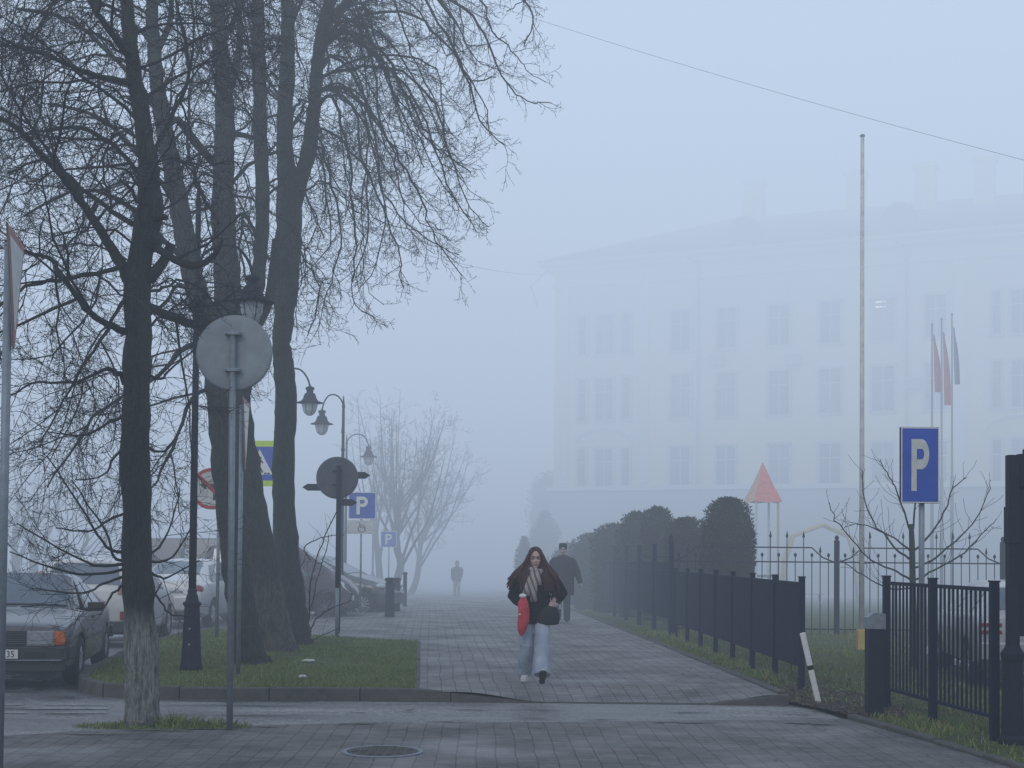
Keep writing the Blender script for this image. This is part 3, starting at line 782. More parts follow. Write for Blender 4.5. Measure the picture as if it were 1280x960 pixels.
# low epicormic shoots
for (x, y, tx, ty, dd, k) in [(158, 690, 60, 570, -.5, 3), (157, 705, 20, 655, -.8, 3), (158, 712, 12, 690, -1.0, 3), (157, 720, 40, 735, -.6, 2.5), (160, 700, 90, 600, -.2, 3), (184, 700, 240, 655, .2, 2.5), (185, 715, 250, 700, .3, 2.5), (185, 690, 225, 610, .2, 2.5), (158, 560, 95, 600, -.4, 2.5), (158, 640, 70, 660, -.7, 2.5), (157, 730, 95, 760, -.5, 2.5), (186, 560, 230, 530, .3, 2.5), (186, 470, 250, 430, .3, 3), (157, 520, 60, 540, -.3, 3), (186, 735, 232, 770, -.2, 2.2)]:
    c = ((x + tx) / 2 + T.rr.uniform(-8, 8), (y + ty) / 2 + 14, D + dd * .6)
    L([(x, y, D, k + 1.5), (x + (tx - x) * .25, y + (ty - y) * .12 + 8, D + dd * .3, k + .8), (*c, k), (tx, ty, D + dd, 1.6)], crown=True, n=4, sides=5, rough=.006, lev=2, t0=.2, dens=.5, ln=1.5)
L([(184, 752, D - .14, 3.5), (192, 746, D - .2, 3), (202, 728, D - .25, 1.5)], n=2, sides=5, spawn=False, crown=True)
side_limbs(T, [(168, 90), (178, 150), (187, 245), (173, 340), (170, 520)], 16, (60, 440), 13.6, 1, dirs=(-1, -1, 1), reach=(60, 190), w=(2.5, 4.5), dens=.85)
side_limbs(T, [(150, -120), (160, 30), (168, 90)], 10, (-110, 60), 13.6, 2, dirs=(-1, -1, 1), reach=(60, 170), fall=(60, 160), w=(2.5, 4.5))
tree1 = T.finish(gp(179, 912), 'nearest bare tree with whitewashed foot standing in a tuft of grass', 'tree', 'bare trees along the street', M['bark_a'])
n1 = T.count

# --- island front trunk A (d 19.6), island middle trunk C (22.0), island rear trunk B (23.6)
T = Tree(33, .0034); T.droop = .14; T.up = .5; T.dens = 1.2; L = T.limb
D = 19.6
L([(316, 842, D, 60), (313, 830, D, 46), (308, 790, D, 38), (299, 740, D, 36), (291, 670, D, 34), (283, 590, D, 34), (276, 510, D, 33), (270, 450, D, 33), (262, 410, D, 30), (248, 370, D, 28), (238, 330, D, 27), (229, 285, D, 26), (220, 235, D, 24), (210, 185, D, 22), (200, 130, D, 20), (194, 80, D, 17), (190, 20, D, 15), (188, -60, D, 12), (180, -170, D, 7), (182, -240, D, 3)], n=5, sides=16, rough=.008, t0=.55)
L([(206, 160, D, 12), (222, 150, D, 10), (246, 180, D + .2, 12), (268, 205, D + .3, 9)], n=3, sides=8, spawn=False)
L([(198, 60, D, 10), (208, 40, D + .2, 8), (214, 15, D + .3, 7), (214, -60, D + .5, 5)], n=3, sides=7)
L([(236, 330, D, 10), (205, 300, D - .4, 7), (150, 250, D - .8, 6), (90, 240, D - 1.2, 4), (30, 270, D - 1.5, 3)], n=4, sides=7, rough=.015)
L([(225, 260, D, 8), (190, 215, D - .3, 6), (130, 150, D - .6, 5), (60, 130, D - .9, 4)], n=4, sides=7, rough=.015)
L([(205, 150, D, 8), (160, 90, D - .3, 6), (90, 30, D - .6, 5), (20, 10, D - .9, 3)], n=4, sides=7, rough=.015)
L([(264, 420, D, 9), (225, 440, D - .6, 7), (200, 470, D - .9, 5), (120, 520, D - 1.4, 4), (60, 610, D - 1.8, 2)], n=4, sides=7, rough=.015)
L([(275, 480, D, 6), (240, 500, D - .3, 5), (215, 560, D - .5, 4), (190, 610, D - .6, 2)], n=4, sides=6, rough=.012)
L([(255, 380, D, 6), (225, 355, D + .6, 5), (205, 380, D + .9, 4), (150, 420, D + 1.2, 3)], n=4, sides=6, rough=.012)
side_limbs(T, [(182, -240), (190, 20), (200, 130), (229, 285), (262, 410)], 22, (-200, 330), 19.6, 3, dirs=(-1, -1, 1), reach=(50, 170), w=(3, 5), ln=.7)
T.finish(gp(313, 832, .13), 'slim dark tree at the front of the island leaning left above its kerb', 'tree', 'bare trees along the street', M['bark_b'])

T = Tree(34, .0036); T.droop = .16; T.up = .5; T.dens = 1.2; L = T.limb
D = 22.0
L([(346, 824, D, 66), (344, 812, D, 54), (336, 760, D, 46), (327, 700, D, 43), (314, 635, D, 40), (302, 560, D, 37), (295, 495, D, 38), (291, 440, D, 42), (288, 400, D, 42), (285, 360, D, 36), (281, 300, D, 31), (279, 240, D, 28), (280, 190, D, 27), (281, 140, D, 24), (277, 80, D, 21), (273, 20, D, 19), (272, -60, D, 15), (275, -180, D, 9), (270, -240, D, 3)], n=5, sides=16, rough=.008, t0=.6)
L([(298, 430, D, 30), (308, 400, D, 24), (320, 365, D, 20), (326, 310, D, 18), (328, 240, D, 18), (325, 160, D, 18), (324, 80, D, 17), (322, 0, D, 16), (318, -100, D, 12), (322, -200, D, 5)], n=5, sides=12, rough=.006, t0=.5)
L([(308, 425, D, 16), (326, 398, D, 13), (337, 372, D, 13), (343, 335, D + .2, 14), (346, 300, D + .3, 12)], n=4, sides=10, spawn=False)
L([(281, 130, D, 12), (292, 95, D, 10), (300, 50, D + .3, 9), (297, 0, D + .4, 7), (300, -80, D + .5, 4)], n=4, sides=8)
L([(285, 168, D, 8), (300, 168, D, 7), (316, 172, D, 6)], n=3, sides=7, spawn=False)
for i, pts in enumerate([
    [(276, 60, D, 8), (300, 10, D + .5, 6), (350, -50, D + 1, 5), (420, -60, D + 1.5, 3)],
    [(280, 250, D, 6), (300, 215, D + .5, 5), (345, 190, D + 1.2, 4), (385, 200, D + 1.5, 2)],
    [(278, 280, D, 6), (250, 240, D - .8, 5), (235, 180, D - 1.2, 4), (240, 100, D - 1.5, 3)],
    [(326, 300, D, 5), (305, 270, D - .8, 4), (300, 320, D - 1.2, 3), (312, 360, D - 1.4, 2)],
    [(273, 20, D, 8), (230, -40, D - .6, 6), (160, -60, D - 1, 4), (90, -40, D - 1.5, 3)]]):
    L(pts, n=4, sides=7, rough=.015)
side_limbs(T, [(272, -240), (275, 40), (281, 140), (281, 300), (288, 400)], 18, (-200, 330), 22.0, 4, reach=(40, 120), w=(3, 5), ln=.7)
side_limbs(T, [(320, -200), (322, 0), (325, 160), (326, 320)], 14, (-180, 280), 22.0, 5, reach=(30, 90), w=(2.5, 4), ln=.7)
T.finish(gp(344, 815, .13), 'thickest island tree with faded brown wash on its base, forking above the lamp', 'tree', 'bare trees along the street', M['bark_c'])

T = Tree(35, .0036); T.droop = .20; T.up = .5; T.dens = 1.3; L = T.limb
D = 23.6
trB = L([(373, 816, D, 50), (371, 804, D, 40), (367, 760, D, 34), (360, 700, D, 31), (355, 630, D, 28), (355, 560, D, 27), (358, 505, D, 26), (355, 460, D, 26), (352, 430, D, 23), (355, 395, D, 26), (358, 350, D, 32), (360, 310, D, 34), (362, 270, D, 33), (360, 235, D, 26), (356, 190, D, 22), (357, 130, D, 20), (360, 60, D, 18), (358, -20, D, 15), (352, -120, D, 10), (356, -220, D, 4)], n=5, sides=16, rough=.006, t0=.6)
L([(366, 255, D, 24), (376, 222, D, 20), (386, 185, D, 19), (392, 140, D, 18), (396, 90, D, 17), (402, 40, D, 15), (415, -10, D, 13), (430, -80, D, 10), (440, -170, D, 5)], n=5, sides=12, rough=.006, t0=.5)
L([(352, 300, D, 9), (349, 260, D, 9), (352, 225, D, 7)], n=3, sides=7, spawn=False)
# limbs arching right and hanging down
hang = [
 [(404, 30, D, 10), (440, 0, D, 8), (490, -20, D, 7), (540, -10, D + .3, 6), (590, 20, D + .4, 5), (615, 65, D + .4, 4), (632, 105, D + .4, 3), (660, 126, D + .4, 2.2), (690, 128, D + .4, 1.6)],
 [(398, 70, D, 9), (430, 40, D - .5, 7), (470, 55, D - .8, 6), (505, 110, D - 1, 5), (530, 160, D - 1, 4), (552, 190, D - 1, 3), (590, 215, D - 1, 2)],
 [(396, 90, D, 8), (420, 70, D + .6, 6), (450, 110, D + 1, 5), (468, 170, D + 1.2, 4), (480, 240, D + 1.3, 3.5), (520, 290, D + 1.3, 2.5), (575, 318, D + 1.3, 1.6)],
 [(392, 140, D, 8), (415, 120, D - .8, 6), (432, 170, D - 1.1, 5), (440, 240, D - 1.3, 4), (445, 310, D - 1.4, 3), (440, 370, D - 1.4, 2), (470, 400, D - 1.4, 1.5)],
 [(410, 0, D, 9), (450, -40, D - .5, 7), (500, -30, D - .9, 6), (550, 30, D - 1.1, 5), (580, 90, D - 1.1, 4), (600, 150, D - 1.1, 3), (628, 180, D - 1.1, 2)],
 [(393, 120, D, 8), (430, 110, D + .3, 6), (470, 150, D + .5, 5), (500, 200, D + .7, 4.5), (528, 250, D + .8, 3.5), (545, 300, D + .8, 2.5), (580, 345, D + .8, 1.6)],
 [(400, 50, D, 8), (420, 20, D + 1, 6), (450, 40, D + 1.7, 5), (470, 100, D + 2, 4), (478, 170, D + 2.1, 3), (500, 215, D + 2.2, 2)],
 [(386, 185, D, 6), (405, 190, D + .4, 5), (420, 250, D + .7, 4), (425, 310, D + .8, 3), (410, 365, D + .9, 2), (395, 420, D + .9, 1.5)],
 [(388, 170, D, 6), (410, 165, D - .4, 5), (450, 200, D - .6, 4), (478, 260, D - .7, 3.5), (500, 320, D - .7, 2.5), (505, 360, D - .7, 1.6)],
 [(430, -60, D, 8), (500, -90, D, 6), (580, -70, D, 5), (640, -20, D, 4), (665, 20, D, 3), (655, 60, D, 2)],
 [(395, 100, D, 7), (440, 85, D - .2, 6), (500, 90, D - .3, 5), (545, 130, D - .4, 4), (560, 190, D - .4, 3), (590, 260, D - .4, 2), (612, 285, D - .4, 1.5)],
 [(400, 60, D, 7), (450, 20, D + .8, 6), (520, 20, D + 1.1, 5), (560, 60, D + 1.2, 4), (590, 100, D + 1.2, 3), (620, 95, D + 1.2, 2)],
 [(358, 60, D, 7), (380, 0, D - 1, 6), (430, -10, D - 1.6, 5), (470, 60, D - 2, 4), (500, 140, D - 2, 3), (530, 210, D - 2, 2)],
 [(372, 300, D, 4), (385, 330, D + .3, 3.5), (398, 370, D + .5, 3), (385, 420, D + .6, 2)],
 [(357, 130, D, 6), (330, 90, D + .8, 5), (310, 20, D + 1.2, 4), (320, -60, D + 1.5, 3)],
 [(395, 110, D, 7), (440, 130, D + 1.6, 5), (455, 220, D + 2.1, 4), (458, 300, D + 2.2, 3), (440, 350, D + 2.2, 2)],
 [(401, 45, D, 7), (460, 60, D - 1.5, 5), (520, 130, D - 1.9, 4), (560, 230, D - 2, 3), (598, 290, D - 2, 1.6)]]
for pts in hang: L([(q[0], q[1], q[2], q[3] * .68) for q in pts], crown=True, n=4, sides=7, rough=.022, lev=1, t0=.12, dens=1.0, ln=.88)
_rh = random.Random(77)
for rep in range(2):
    for pts in hang:
        if _rh.random() < .25: continue
        jx, jy, jd = _rh.uniform(-45, 25), _rh.uniform(-45, 25), _rh.uniform(-1.8, 1.8); q_ = []
        for i, q in enumerate(pts):
            f = min(1, i / 2.0); g = i / (len(pts) - 1)
            q_.append((q[0] + (jx + _rh.uniform(-12, 12)) * f - 18 * g, q[1] + (jy + _rh.uniform(-12, 12)) * f - 12 * g, q[2] + jd * f, q[3] * .5))
        L(q_, crown=True, n=4, sides=6, rough=.02, lev=1, t0=.12, dens=.8, ln=.8)
side_limbs(T, [(356, -220), (360, 60), (357, 130), (360, 235), (358, 350)], 12, (-180, 300), 23.6, 6, reach=(30, 110), w=(3, 5), ln=.7)
T.finish(gp(372, 808, .13), 'right hand island tree whose long hanging twigs reach out over the sidewalk', 'tree', 'bare trees along the street', M['bark_b'])

# --- fogged trees farther off
def far_tree(seed, px, py_base, d, top, spread, label, lean=0, n=8, w0=9, dens=.5, limbs=None, group='bare trees along the street'):
    T = Tree(seed, .006 if d > 40 else .0045, maxlev=4); T.droop = -.02; T.up = 1.0; T.dens = dens
    rr = T.rr
    b = P(px, 690, d); base = Vector((b.x, d, G(d) + .0))
    H = P(px, top, d).z - base.z
    tr = [(base, w0 / F * d / 2)]
    nn = 6
    for k in range(1, nn + 1):
        t = k / nn
        tr.append((base + Vector((lean * t + rr.gauss(0, .08), rr.gauss(0, .1), H * .55 * t)), w0 / F * d / 2 * (1 - .6 * t)))
    c = catmull(tr, 3); T.trunk.tube([q[0] for q in c], [q[1] for q in c], 10)
    for k in range(n):
        i = int(len(c) * (.3 + .65 * k / n)); p, r = c[min(i, len(c) - 1)]
        a = rr.uniform(0, 6.28) if k else 0
        tip = base + Vector((lean + math.cos(a) * spread * rr.uniform(.5, 1), math.sin(a) * spread * rr.uniform(.5, 1), H * rr.uniform(.7, 1.02)))
        m = p.lerp(tip, .5) + Vector((math.cos(a) * .3, math.sin(a) * .3, -.15))
        cc = catmull([(p, r * .45), (p.lerp(m, .5), r * .34), (m, r * .26), (tip, .006)], 4)
        T.crown.tube([q[0] for q in cc], [q[1] for q in cc], 5)
        T.children([q[0] for q in cc], [q[1] for q in cc], 1, .15, 1.0, 1.15)
    return T.finish(base, label, 'tree', group, M['bark_b'])
far_tree(41, 497, 742, 58, 500, 2.0, 'faint bare tree behind the bollards, tallest of the distant pair', n=20, w0=12, dens=.75, lean=.1)
far_tree(42, 478, 742, 62, 490, 1.4, 'slender bare tree behind the small distant parking sign', n=10, w0=10, dens=.55, lean=-.5)
far_tree(43, 512, 742, 66, 530, 2.2, 'faint bare tree leaning right over the far sidewalk', n=16, w0=9, dens=.8, lean=1.1)
far_tree(44, 42, 730, 60, 545, 1.8, 'ghostly bare tree in the fog beyond the parked dark sedan', n=10, w0=14, dens=.4, group='distant trees left of the road')
far_tree(45, 18, 730, 60, 560, 1.8, 'barely visible tree beyond the road beside the left edge sign', n=8, w0=12, dens=.35, group='distant trees left of the road')
far_tree(46, 108, 730, 56, 590, 1.6, 'faint thin tree showing between the nearest trunk and the road', n=8, w0=8, dens=.35, group='distant trees left of the road')

# --- small tree behind the big parking sign
T = Tree(51, .004, maxlev=3); T.droop = -.05; T.up = 1.0; T.dens = .28
D = 21.0; L = T.limb
b_ = gp(1142, 800, .05); base = Vector((P(1142, 700, D).x, D, .04))
T.trunk.tube([base, base + Vector((.0, 0, .5)), P(1140, 680, D), P(1139, 655, D)], [.055, .05, .042, .035], 10)
for pts in [[(1139, 725, D, 7), (1120, 715, D, 5), (1090, 700, D - .1, 4), (1065, 676, D - .2, 3.5), (1045, 650, D - .2, 3), (1037, 628, D - .2, 2)],
            [(1139, 700, D, 6), (1120, 686, D, 5), (1098, 660, D + .2, 4), (1080, 625, D + .3, 3), (1078, 588, D + .3, 2)],
            [(1139, 670, D, 6), (1130, 640, D, 5), (1120, 610, D, 4), (1108, 590, D, 3), (1100, 575, D, 2)],
            [(1140, 665, D, 5), (1143, 630, D, 4), (1142, 600, D, 3), (1146, 570, D, 2)],
            [(1141, 690, D, 6), (1160, 672, D, 5), (1180, 640, D + .1, 4), (1192, 610, D + .2, 3), (1208, 598, D + .2, 2)],
            [(1141, 710, D, 6), (1165, 700, D, 5), (1190, 680, D - .2, 4), (1215, 655, D - .3, 3), (1232, 625, D - .3, 2.5), (1237, 600, D - .3, 1.5)],
            [(1141, 725, D, 6), (1170, 712, D, 5), (1205, 690, D, 4), (1228, 668, D, 3), (1245, 650, D, 1.8)],
            [(1139, 735, D, 5), (1110, 735, D, 4), (1080, 720, D, 3), (1050, 700, D, 2)],
            [(1139, 690, D, 5), (1110, 668, D - .3, 3.5), (1075, 655, D - .4, 2.5), (1055, 660, D - .4, 1.6)]]:
    L([(q[0], q[1], q[2], q[3] * .5) for q in pts], crown=True, n=4, sides=6, rough=.010, lev=2, t0=.25, dens=4.2, ln=1.0)
T.finish(base, 'small bare tree with upswept branches behind the big blue parking sign', 'tree', None, M['bark_b'], name='young_tree')

# --- sapling shrub on the island, twig clump by leaning post, weed
T = Tree(61, .0028, maxlev=3); T.droop = .0; T.up = .6; T.dens = .55; L = T.limb; D = 24.0
for pts in [[(381, 808, D, 4), (386, 770, D, 3.5), (390, 720, D, 3), (402, 680, D, 2.5), (420, 640, D, 2), (432, 622, D, 1.5)],
            [(381, 808, D, 3), (392, 780, D, 3), (410, 762, D - .1, 2.5), (440, 750, D - .1, 1.5)],
            [(381, 806, D, 3), (376, 770, D, 3), (372, 720, D, 2), (385, 690, D, 1.5)],
            [(381, 806, D, 3), (400, 795, D + .1, 2), (425, 785, D + .1, 1.5)],
            [(381, 806, D, 3), (388, 760, D - .2, 2.5), (404, 700, D - .2, 2), (412, 668, D - .2, 1.5)],
            [(388, 700, D, 3), (380, 685, D, 2.5), (400, 672, D, 2), (430, 668, D, 1.3)]]:
    L([(q[0], q[1], q[2], q[3] * .62) for q in pts], crown=True, n=4, sides=5, rough=.010, lev=2, t0=.15, dens=1.6, ln=1.1)
b_ = gp(381, 808, .14)
rt = thing('bare_shrub', b_, 'leafless sapling shrub growing at the foot of the right hand island tree', 'shrub')
T.crown.build('stems', M['twig'], rt, smooth=True, off=b_, fix=False)
for (px, py, hh, lab) in [(998, 868, .75, 'dry twiggy weed growing beside the leaning white post'), (12, 925, .45, 'dry weed sprouting by the foot of the left edge sign post')]:
    T = Tree(px, .0022, maxlev=4); T.droop = 0; T.up = 1; T.dens = .8
    b_ = gp(px, py, .03)
    for k in range(5):
        T.grow(b_ + Vector((T.rr.gauss(0, .02), T.rr.gauss(0, .02), 0)), Vector((T.rr.gauss(0, .3), T.rr.gauss(0, .3), 1)), hh * T.rr.uniform(.6, 1.1), .004, 3)
    rt = thing('dry_weed', b_, lab, 'weed')
    T.crown.build('stems', M['twig'], rt, off=b_, fix=False)

# ------------------------------------------------------------------ evergreens
def thuja(px, d, top, wpx, label, seed, ncl=5200, leaf=.035, col_=None, shape='col', bot=None, name='thuja', group='clipped evergreens behind the tall fence', lumps=.16):
    rr = random.Random(seed)
    b = P(px, 690, d); base = Vector((b.x, d, G(d) + .03))
    H = P(px, top, d).z - base.z; Rm = wpx / F * d / 2
    root = thing(name, base, label, 'evergreen' if name == 'thuja' else 'shrub', group)
    def prof(t):
        if shape == 'col': return (.84 + .20 * math.sin(min(1, t * 1.6) * 1.57) - .10 * t) * (1 if t < .86 else (1 - ((t - .86) / .14) ** 2.6) ** .5)
        return math.sqrt(max(0, 1 - (t * 1.0) ** 2.6)) if t > .0 else 1
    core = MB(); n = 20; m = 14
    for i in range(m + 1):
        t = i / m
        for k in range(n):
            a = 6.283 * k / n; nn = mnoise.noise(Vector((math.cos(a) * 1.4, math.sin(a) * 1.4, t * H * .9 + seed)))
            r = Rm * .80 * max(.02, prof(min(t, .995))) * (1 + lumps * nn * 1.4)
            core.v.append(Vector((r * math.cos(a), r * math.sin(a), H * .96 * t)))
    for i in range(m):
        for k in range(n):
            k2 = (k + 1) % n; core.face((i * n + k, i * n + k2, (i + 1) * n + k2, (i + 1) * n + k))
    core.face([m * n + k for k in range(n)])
    lf = MB()
    for _ in range(ncl):
        t = rr.random() ** .85; a = rr.uniform(0, 6.283)
        if math.sin(a) > .55 and t < .84: continue
        nn = mnoise.noise(Vector((math.cos(a) * 1.4, math.sin(a) * 1.4, t * H * .9 + seed)))
        n2 = mnoise.noise(Vector((math.cos(a) * 5, math.sin(a) * 5, t * H * 4 + seed)))
        r = Rm * max(.02, prof(min(t, .999))) * (1 + lumps * nn * 1.4 + .09 * n2) * rr.uniform(.70, 1.03)
        if t > .84: r *= rr.random() ** .5
        p = Vector((r * math.cos(a), r * math.sin(a), H * t + rr.uniform(-.03, .05)))
        o = (Vector((math.cos(a), math.sin(a), rr.uniform(.3, 1.6))) * .6 + Vector((rr.gauss(0, .6), rr.gauss(0, .6), rr.gauss(0, .4)))).normalized()
        s1 = o.cross(Vector((rr.gauss(0, 1), rr.gauss(0, 1), rr.gauss(0, 1)))).normalized()
        l = leaf * rr.uniform(.7, 1.7); b0 = len(lf.v)
        lf.v += [p - s1 * l * .45, p + s1 * l * .45, p + o * l * 1.6]
        lf.face((b0, b0 + 1, b0 + 2))
    st = MB(); st.tube([(0, 0, -.02), (0, 0, .35)], [.06, .05], 8); st.build('trunk', M['bark_b'], root)
    f = lf.build('foliage', col_ or M['thuja'], root, fix=False)
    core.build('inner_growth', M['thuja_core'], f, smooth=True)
    return root
thuja(910, 31.5, 624, 68, 'dark clipped column shaped evergreen, tallest and nearest behind the fence', 1, 20000, .03)
thuja(857, 34, 649, 58, 'rounded dark evergreen left of the column shaped one', 2, 11000, .036)
thuja(822, 36, 636, 50, 'bumpy topped evergreen in the middle of the hedge row', 3, 8000, .04)
thuja(796, 38, 642, 52, 'pointed evergreen just left of the bumpy topped one', 4, 8000, .04)
thuja(768, 41, 656, 62, 'rounded evergreen fading into fog behind the tall fence', 5, 4500, .045)
thuja(740, 45, 668, 60, 'pale fogged evergreen above the tall fence near the walking man', 6, 4500, .045)
thuja(714, 52, 680, 50, 'faintest evergreen of the hedge row, beside the man in the cap', 7, 3500, .05)
thuja(688, 90, 590, 60, 'ghostly tall conifer at the left corner of the building', 8, 5000, .07, name='conifer', group='distant greenery in the fog')
thuja(681, 76, 640, 50, 'faint bush beneath the building corner', 12, 3000, .07, shape='b', name='distant_shrub', group='distant greenery in the fog')
thuja(655, 60, 672, 26, 'small rounded ghost of a bush left of the building corner', 9, 2500, .05, shape='b', name='distant_shrub', group='distant greenery in the fog')
# ------------------------------------------------------------------ street lamps
def lantern(parent, x, z, s=1.0):
    """hanging lantern, top of the fixing at (x,0,z)"""
    a = MB(); a.lathe([(.02, .08), (.03, .05), (.09, .03), (.10, 0), (.09, -.02), (.075, -.03), (.075, -.09), (.11, -.11), (.125, -.14), (.15, -.22), (.19, -.27), (.285, -.30), (.29, -.315), (.2, -.31), (.16, -.30)], (x, 0, z), 24)
    hd = a.build('lamp_housing', M['dark_metal'], parent, smooth=True)
    g = MB(); g.lathe([(.165, -.31), (.16, -.36), (.135, -.47), (.095, -.55), (.05, -.585), (.012, -.59)], (x, 0, z), 24)
    g.build('glass_shade', M['glass_light'], hd, smooth=True)
    b = MB()
    for k in range(6):
        an = k * math.pi / 3
        b.tube([(x + r * math.cos(an), r * math.sin(an), z + q) for r, q in ((.168, -.31), (.163, -.36), (.138, -.47), (.098, -.55))], .006, 4)
    b.build('guard', M['dark_metal'], hd)

def lamp_post(px, d, side, label, arms=(1,), pole_top=6.35, h=0.13, arm=.72):
    b = P(px, 700, d); base = Vector((b.x, d, G(d) + h))
    r = thing('street_lamp', base, label, 'street lamp', 'lantern street lamps along the sidewalk')
    a = MB(); a.lathe([(.145, 0), (.145, .06), (.135, .09), (.125, .2), (.11, .55), (.10, .80), (.095, .83), (.115, .85), (.12, .88), (.085, .90), (.075, .96), (.06, 1.0), (.055, 1.02)], n=16)
    a.build('base', M['dark_metal'], r, smooth=True)
    for z in (.35, .55): bt = MB(); bt.tube([(0, -.14, z), (0, -.10, z)], .014, 8); bt.build('bolt', M['galv'], r)
    a = MB(); a.tube([(0, 0, 1.0), (0, 0, 3.0), (0, 0, pole_top - .3)], [.050, .044, .034], 14)
    a.lathe([(.05, 1.0), (.065, 1.03), (.05, 1.06)], n=14); a.lathe([(.04, 4.1), (.055, 4.14), (.04, 4.18)], n=14)
    a.lathe([(.035, pole_top - .3), (.045, pole_top - .27), (.03, pole_top - .22), (.012, pole_top)], n=10)
    a.build('pole', M['dark_metal'], r, smooth=True)
    for s in arms:
        ar = MB(); zt = 5.17; pts = []
        for k in range(15):
            t = math.pi * k / 14
            pts.append((s * (arm / 2 - arm / 2 * math.cos(t)), 0, zt + (.36 * math.sin(t)) + (0 if k < 10 else -.02 * (k - 9))))
        ar.tube([(s * .03, 0, 4.55)] + pts, .019, 8)
        ar.build('arm', M['dark_metal'], r, smooth=True)
        lantern(r, s * arm, zt - .08)
    return r
LP = [(241, 18.4, (1,), 'nearest street lamp with its lantern half hidden above the big round sign back'),
      (343, 30.8, (1,), 'street lamp behind the island trees, its lantern just right of the trunk'),
      (427, 35.8, (-1,), 'street lamp with its lantern arm turned left, above the dark round sign back'),
      (431.5, 46.5, (1,), 'street lamp with arm to the right, lantern hanging over the small parking sign'),
      (466, 64, (1,), 'faint street lamp lost in the fog among the distant trees')]
for px, d, arms, lab in LP: lamp_post(px, d, 0, lab, arms, arm=.54 if px == 427 else .72, pole_top=6.35 if px == 241 else 5.5)

# ------------------------------------------------------------------ signs
def post(parent, r, h, m, z0=0, name='post', lean=(0, 0)):
    a = MB(); a.tube([(0, 0, z0), (lean[0], lean[1], h)], r, 14); a.lathe([(r + .002, h - .01), (r + .004, h + .012), (.004, h + .02)], (lean[0], lean[1], 0), 12)
    return a.build(name, m, parent, smooth=True)

# big round sign seen from behind
c = gp(287, 913, .012)
r = thing('round_sign', c, 'large grey back of a round traffic sign on a bare post near the road edge', 'road sign', 'round signs seen from behind')
ct = P(291, 440, c.y) - c; tp = P(291, 415, c.y) - c
post(r, .030, tp.z, M['galv'], 0, lean=(tp.x, 0))
a = MB(); a.lathe([(.0, .02), (.30, .02), (.345, .022), (.358, .030), (.362, .045), (.355, .05), (.34, .05), (0, .05)], (ct.x, .03, ct.z), 48, axis='Y', cap=False)
fc = a.build('sign_plate', M['galv_back'], r, smooth=False)
a = MB(); a.lathe([(0, .052), (.35, .052), (.35, .054), (0, .054)], (ct.x, .03, ct.z), 48, axis='Y', cap=False); a.build('sign_face', M['white'], r)
for dz in (.175, -.17):
    a = MB(); a.box((ct.x, .005, ct.z + dz), (.15, .05, .035)); a.tube([(ct.x - .055, -.05, ct.z + dz), (ct.x - .055, .03, ct.z + dz)], .008, 8)
    a.tube([(ct.x + .055, -.05, ct.z + dz), (ct.x + .055, .03, ct.z + dz)], .008, 8); a.box((ct.x, -.034, ct.z + dz), (.14, .008, .03)); a.build('clamp', M['galv'], r, bevel=.002)

# give way signs almost edge on
def triangle_sign(px, py, pyt, pyb, d, h, ang, label, pl, ww=.9, prad=.030, basez=.13):
    """pyt/pyb: pixel rows of top edge and apex"""
    b = P(px, py, d); base = Vector((b.x, d, G(d) + basez))
    r = thing('triangle_sign', base, label, 'road sign', 'triangular signs seen nearly edge on')
    zt = P(px, pyt, d).z - base.z; zb = P(px, pyb, d).z - base.z
    post(r, prad, zt - .08 + h, M['galv'], 0)
    hgt = zt - zb; w2 = ww / 2
    m = Matrix.Rotation(ang, 3, 'Z')
    def tri(sc, y0, y1, name, mt, par):
        cz = zt - hgt / 3; mb = MB()
        q = [(-w2 * sc, (zt - cz) * sc), (w2 * sc, (zt - cz) * sc), (w2 * sc * .92, (zt - cz) * sc - .03), (.025 * sc, (zb - cz) * sc), (-.025 * sc, (zb - cz) * sc), (-w2 * sc * .92 , (zt - cz) * sc - .03)]
        q = [q[0], q[1], q[2], q[3], q[4], q[5]]
        mb.prism([m @ Vector((x, y0, 0)) + Vector((0, 0, cz + z)) for x, z in q], m @ Vector((0, y1 - y0, 0)))
        return mb.build(name, mt, par)
    tri(1.0, -.040, -.048, 'sign_plate', M['galv_back'], r)
    f = tri(.985, -.050, -.053, 'red_border', M['pinkred'], r)
    tri(.76, -.055, -.057, 'white_field', M['white'], f)
    return r
triangle_sign(-.5, 900, 293, 436, 10.75, .0, R(101), 'triangular give way sign cut off by the left edge, pink border and white face', 1, ww=.9, prad=.033, basez=.02)
triangle_sign(297.5, 850, 500, 587, 17.6, .0, R(95), 'triangular sign seen nearly edge on beside the tall grey post on the island', 1, ww=.9, prad=.028)

# no turning sign facing the camera, partly behind the front island tree
c = gp(271, 797, .142)
r = thing('prohibition_sign', c, 'round red ringed no left turn sign half hidden by the island tree', 'road sign')
k = c.y / F; zc = P(265, 611, c.y) - c
post(r, .03, zc.z + .3, M['galv'])
a = MB(); a.lathe([(0, 0), (.37, 0), (.37, .004), (0, .004)], (zc.x, -.045, zc.z), 40, axis='Y', cap=False); a.build('sign_plate', M['galv_back'], r)
a = MB(); a.lathe([(0, 0), (.305, 0), (.305, .003), (0, .003)], (zc.x, -.050, zc.z), 40, axis='Y', cap=False); f = a.build('white_field', M['white_dirty'], r)
a = MB(); a.lathe([(.305, 0), (.365, 0), (.365, .003), (.305, .003), (.305, 0)], (zc.x, -.051, zc.z), 40, axis='Y', cap=False)
q = Matrix.Rotation(R(45), 3, 'Y'); a.box((zc.x, -.056, zc.z), (.62, .003, .065), rot=q); a.build('red_ring', M['red'], r)
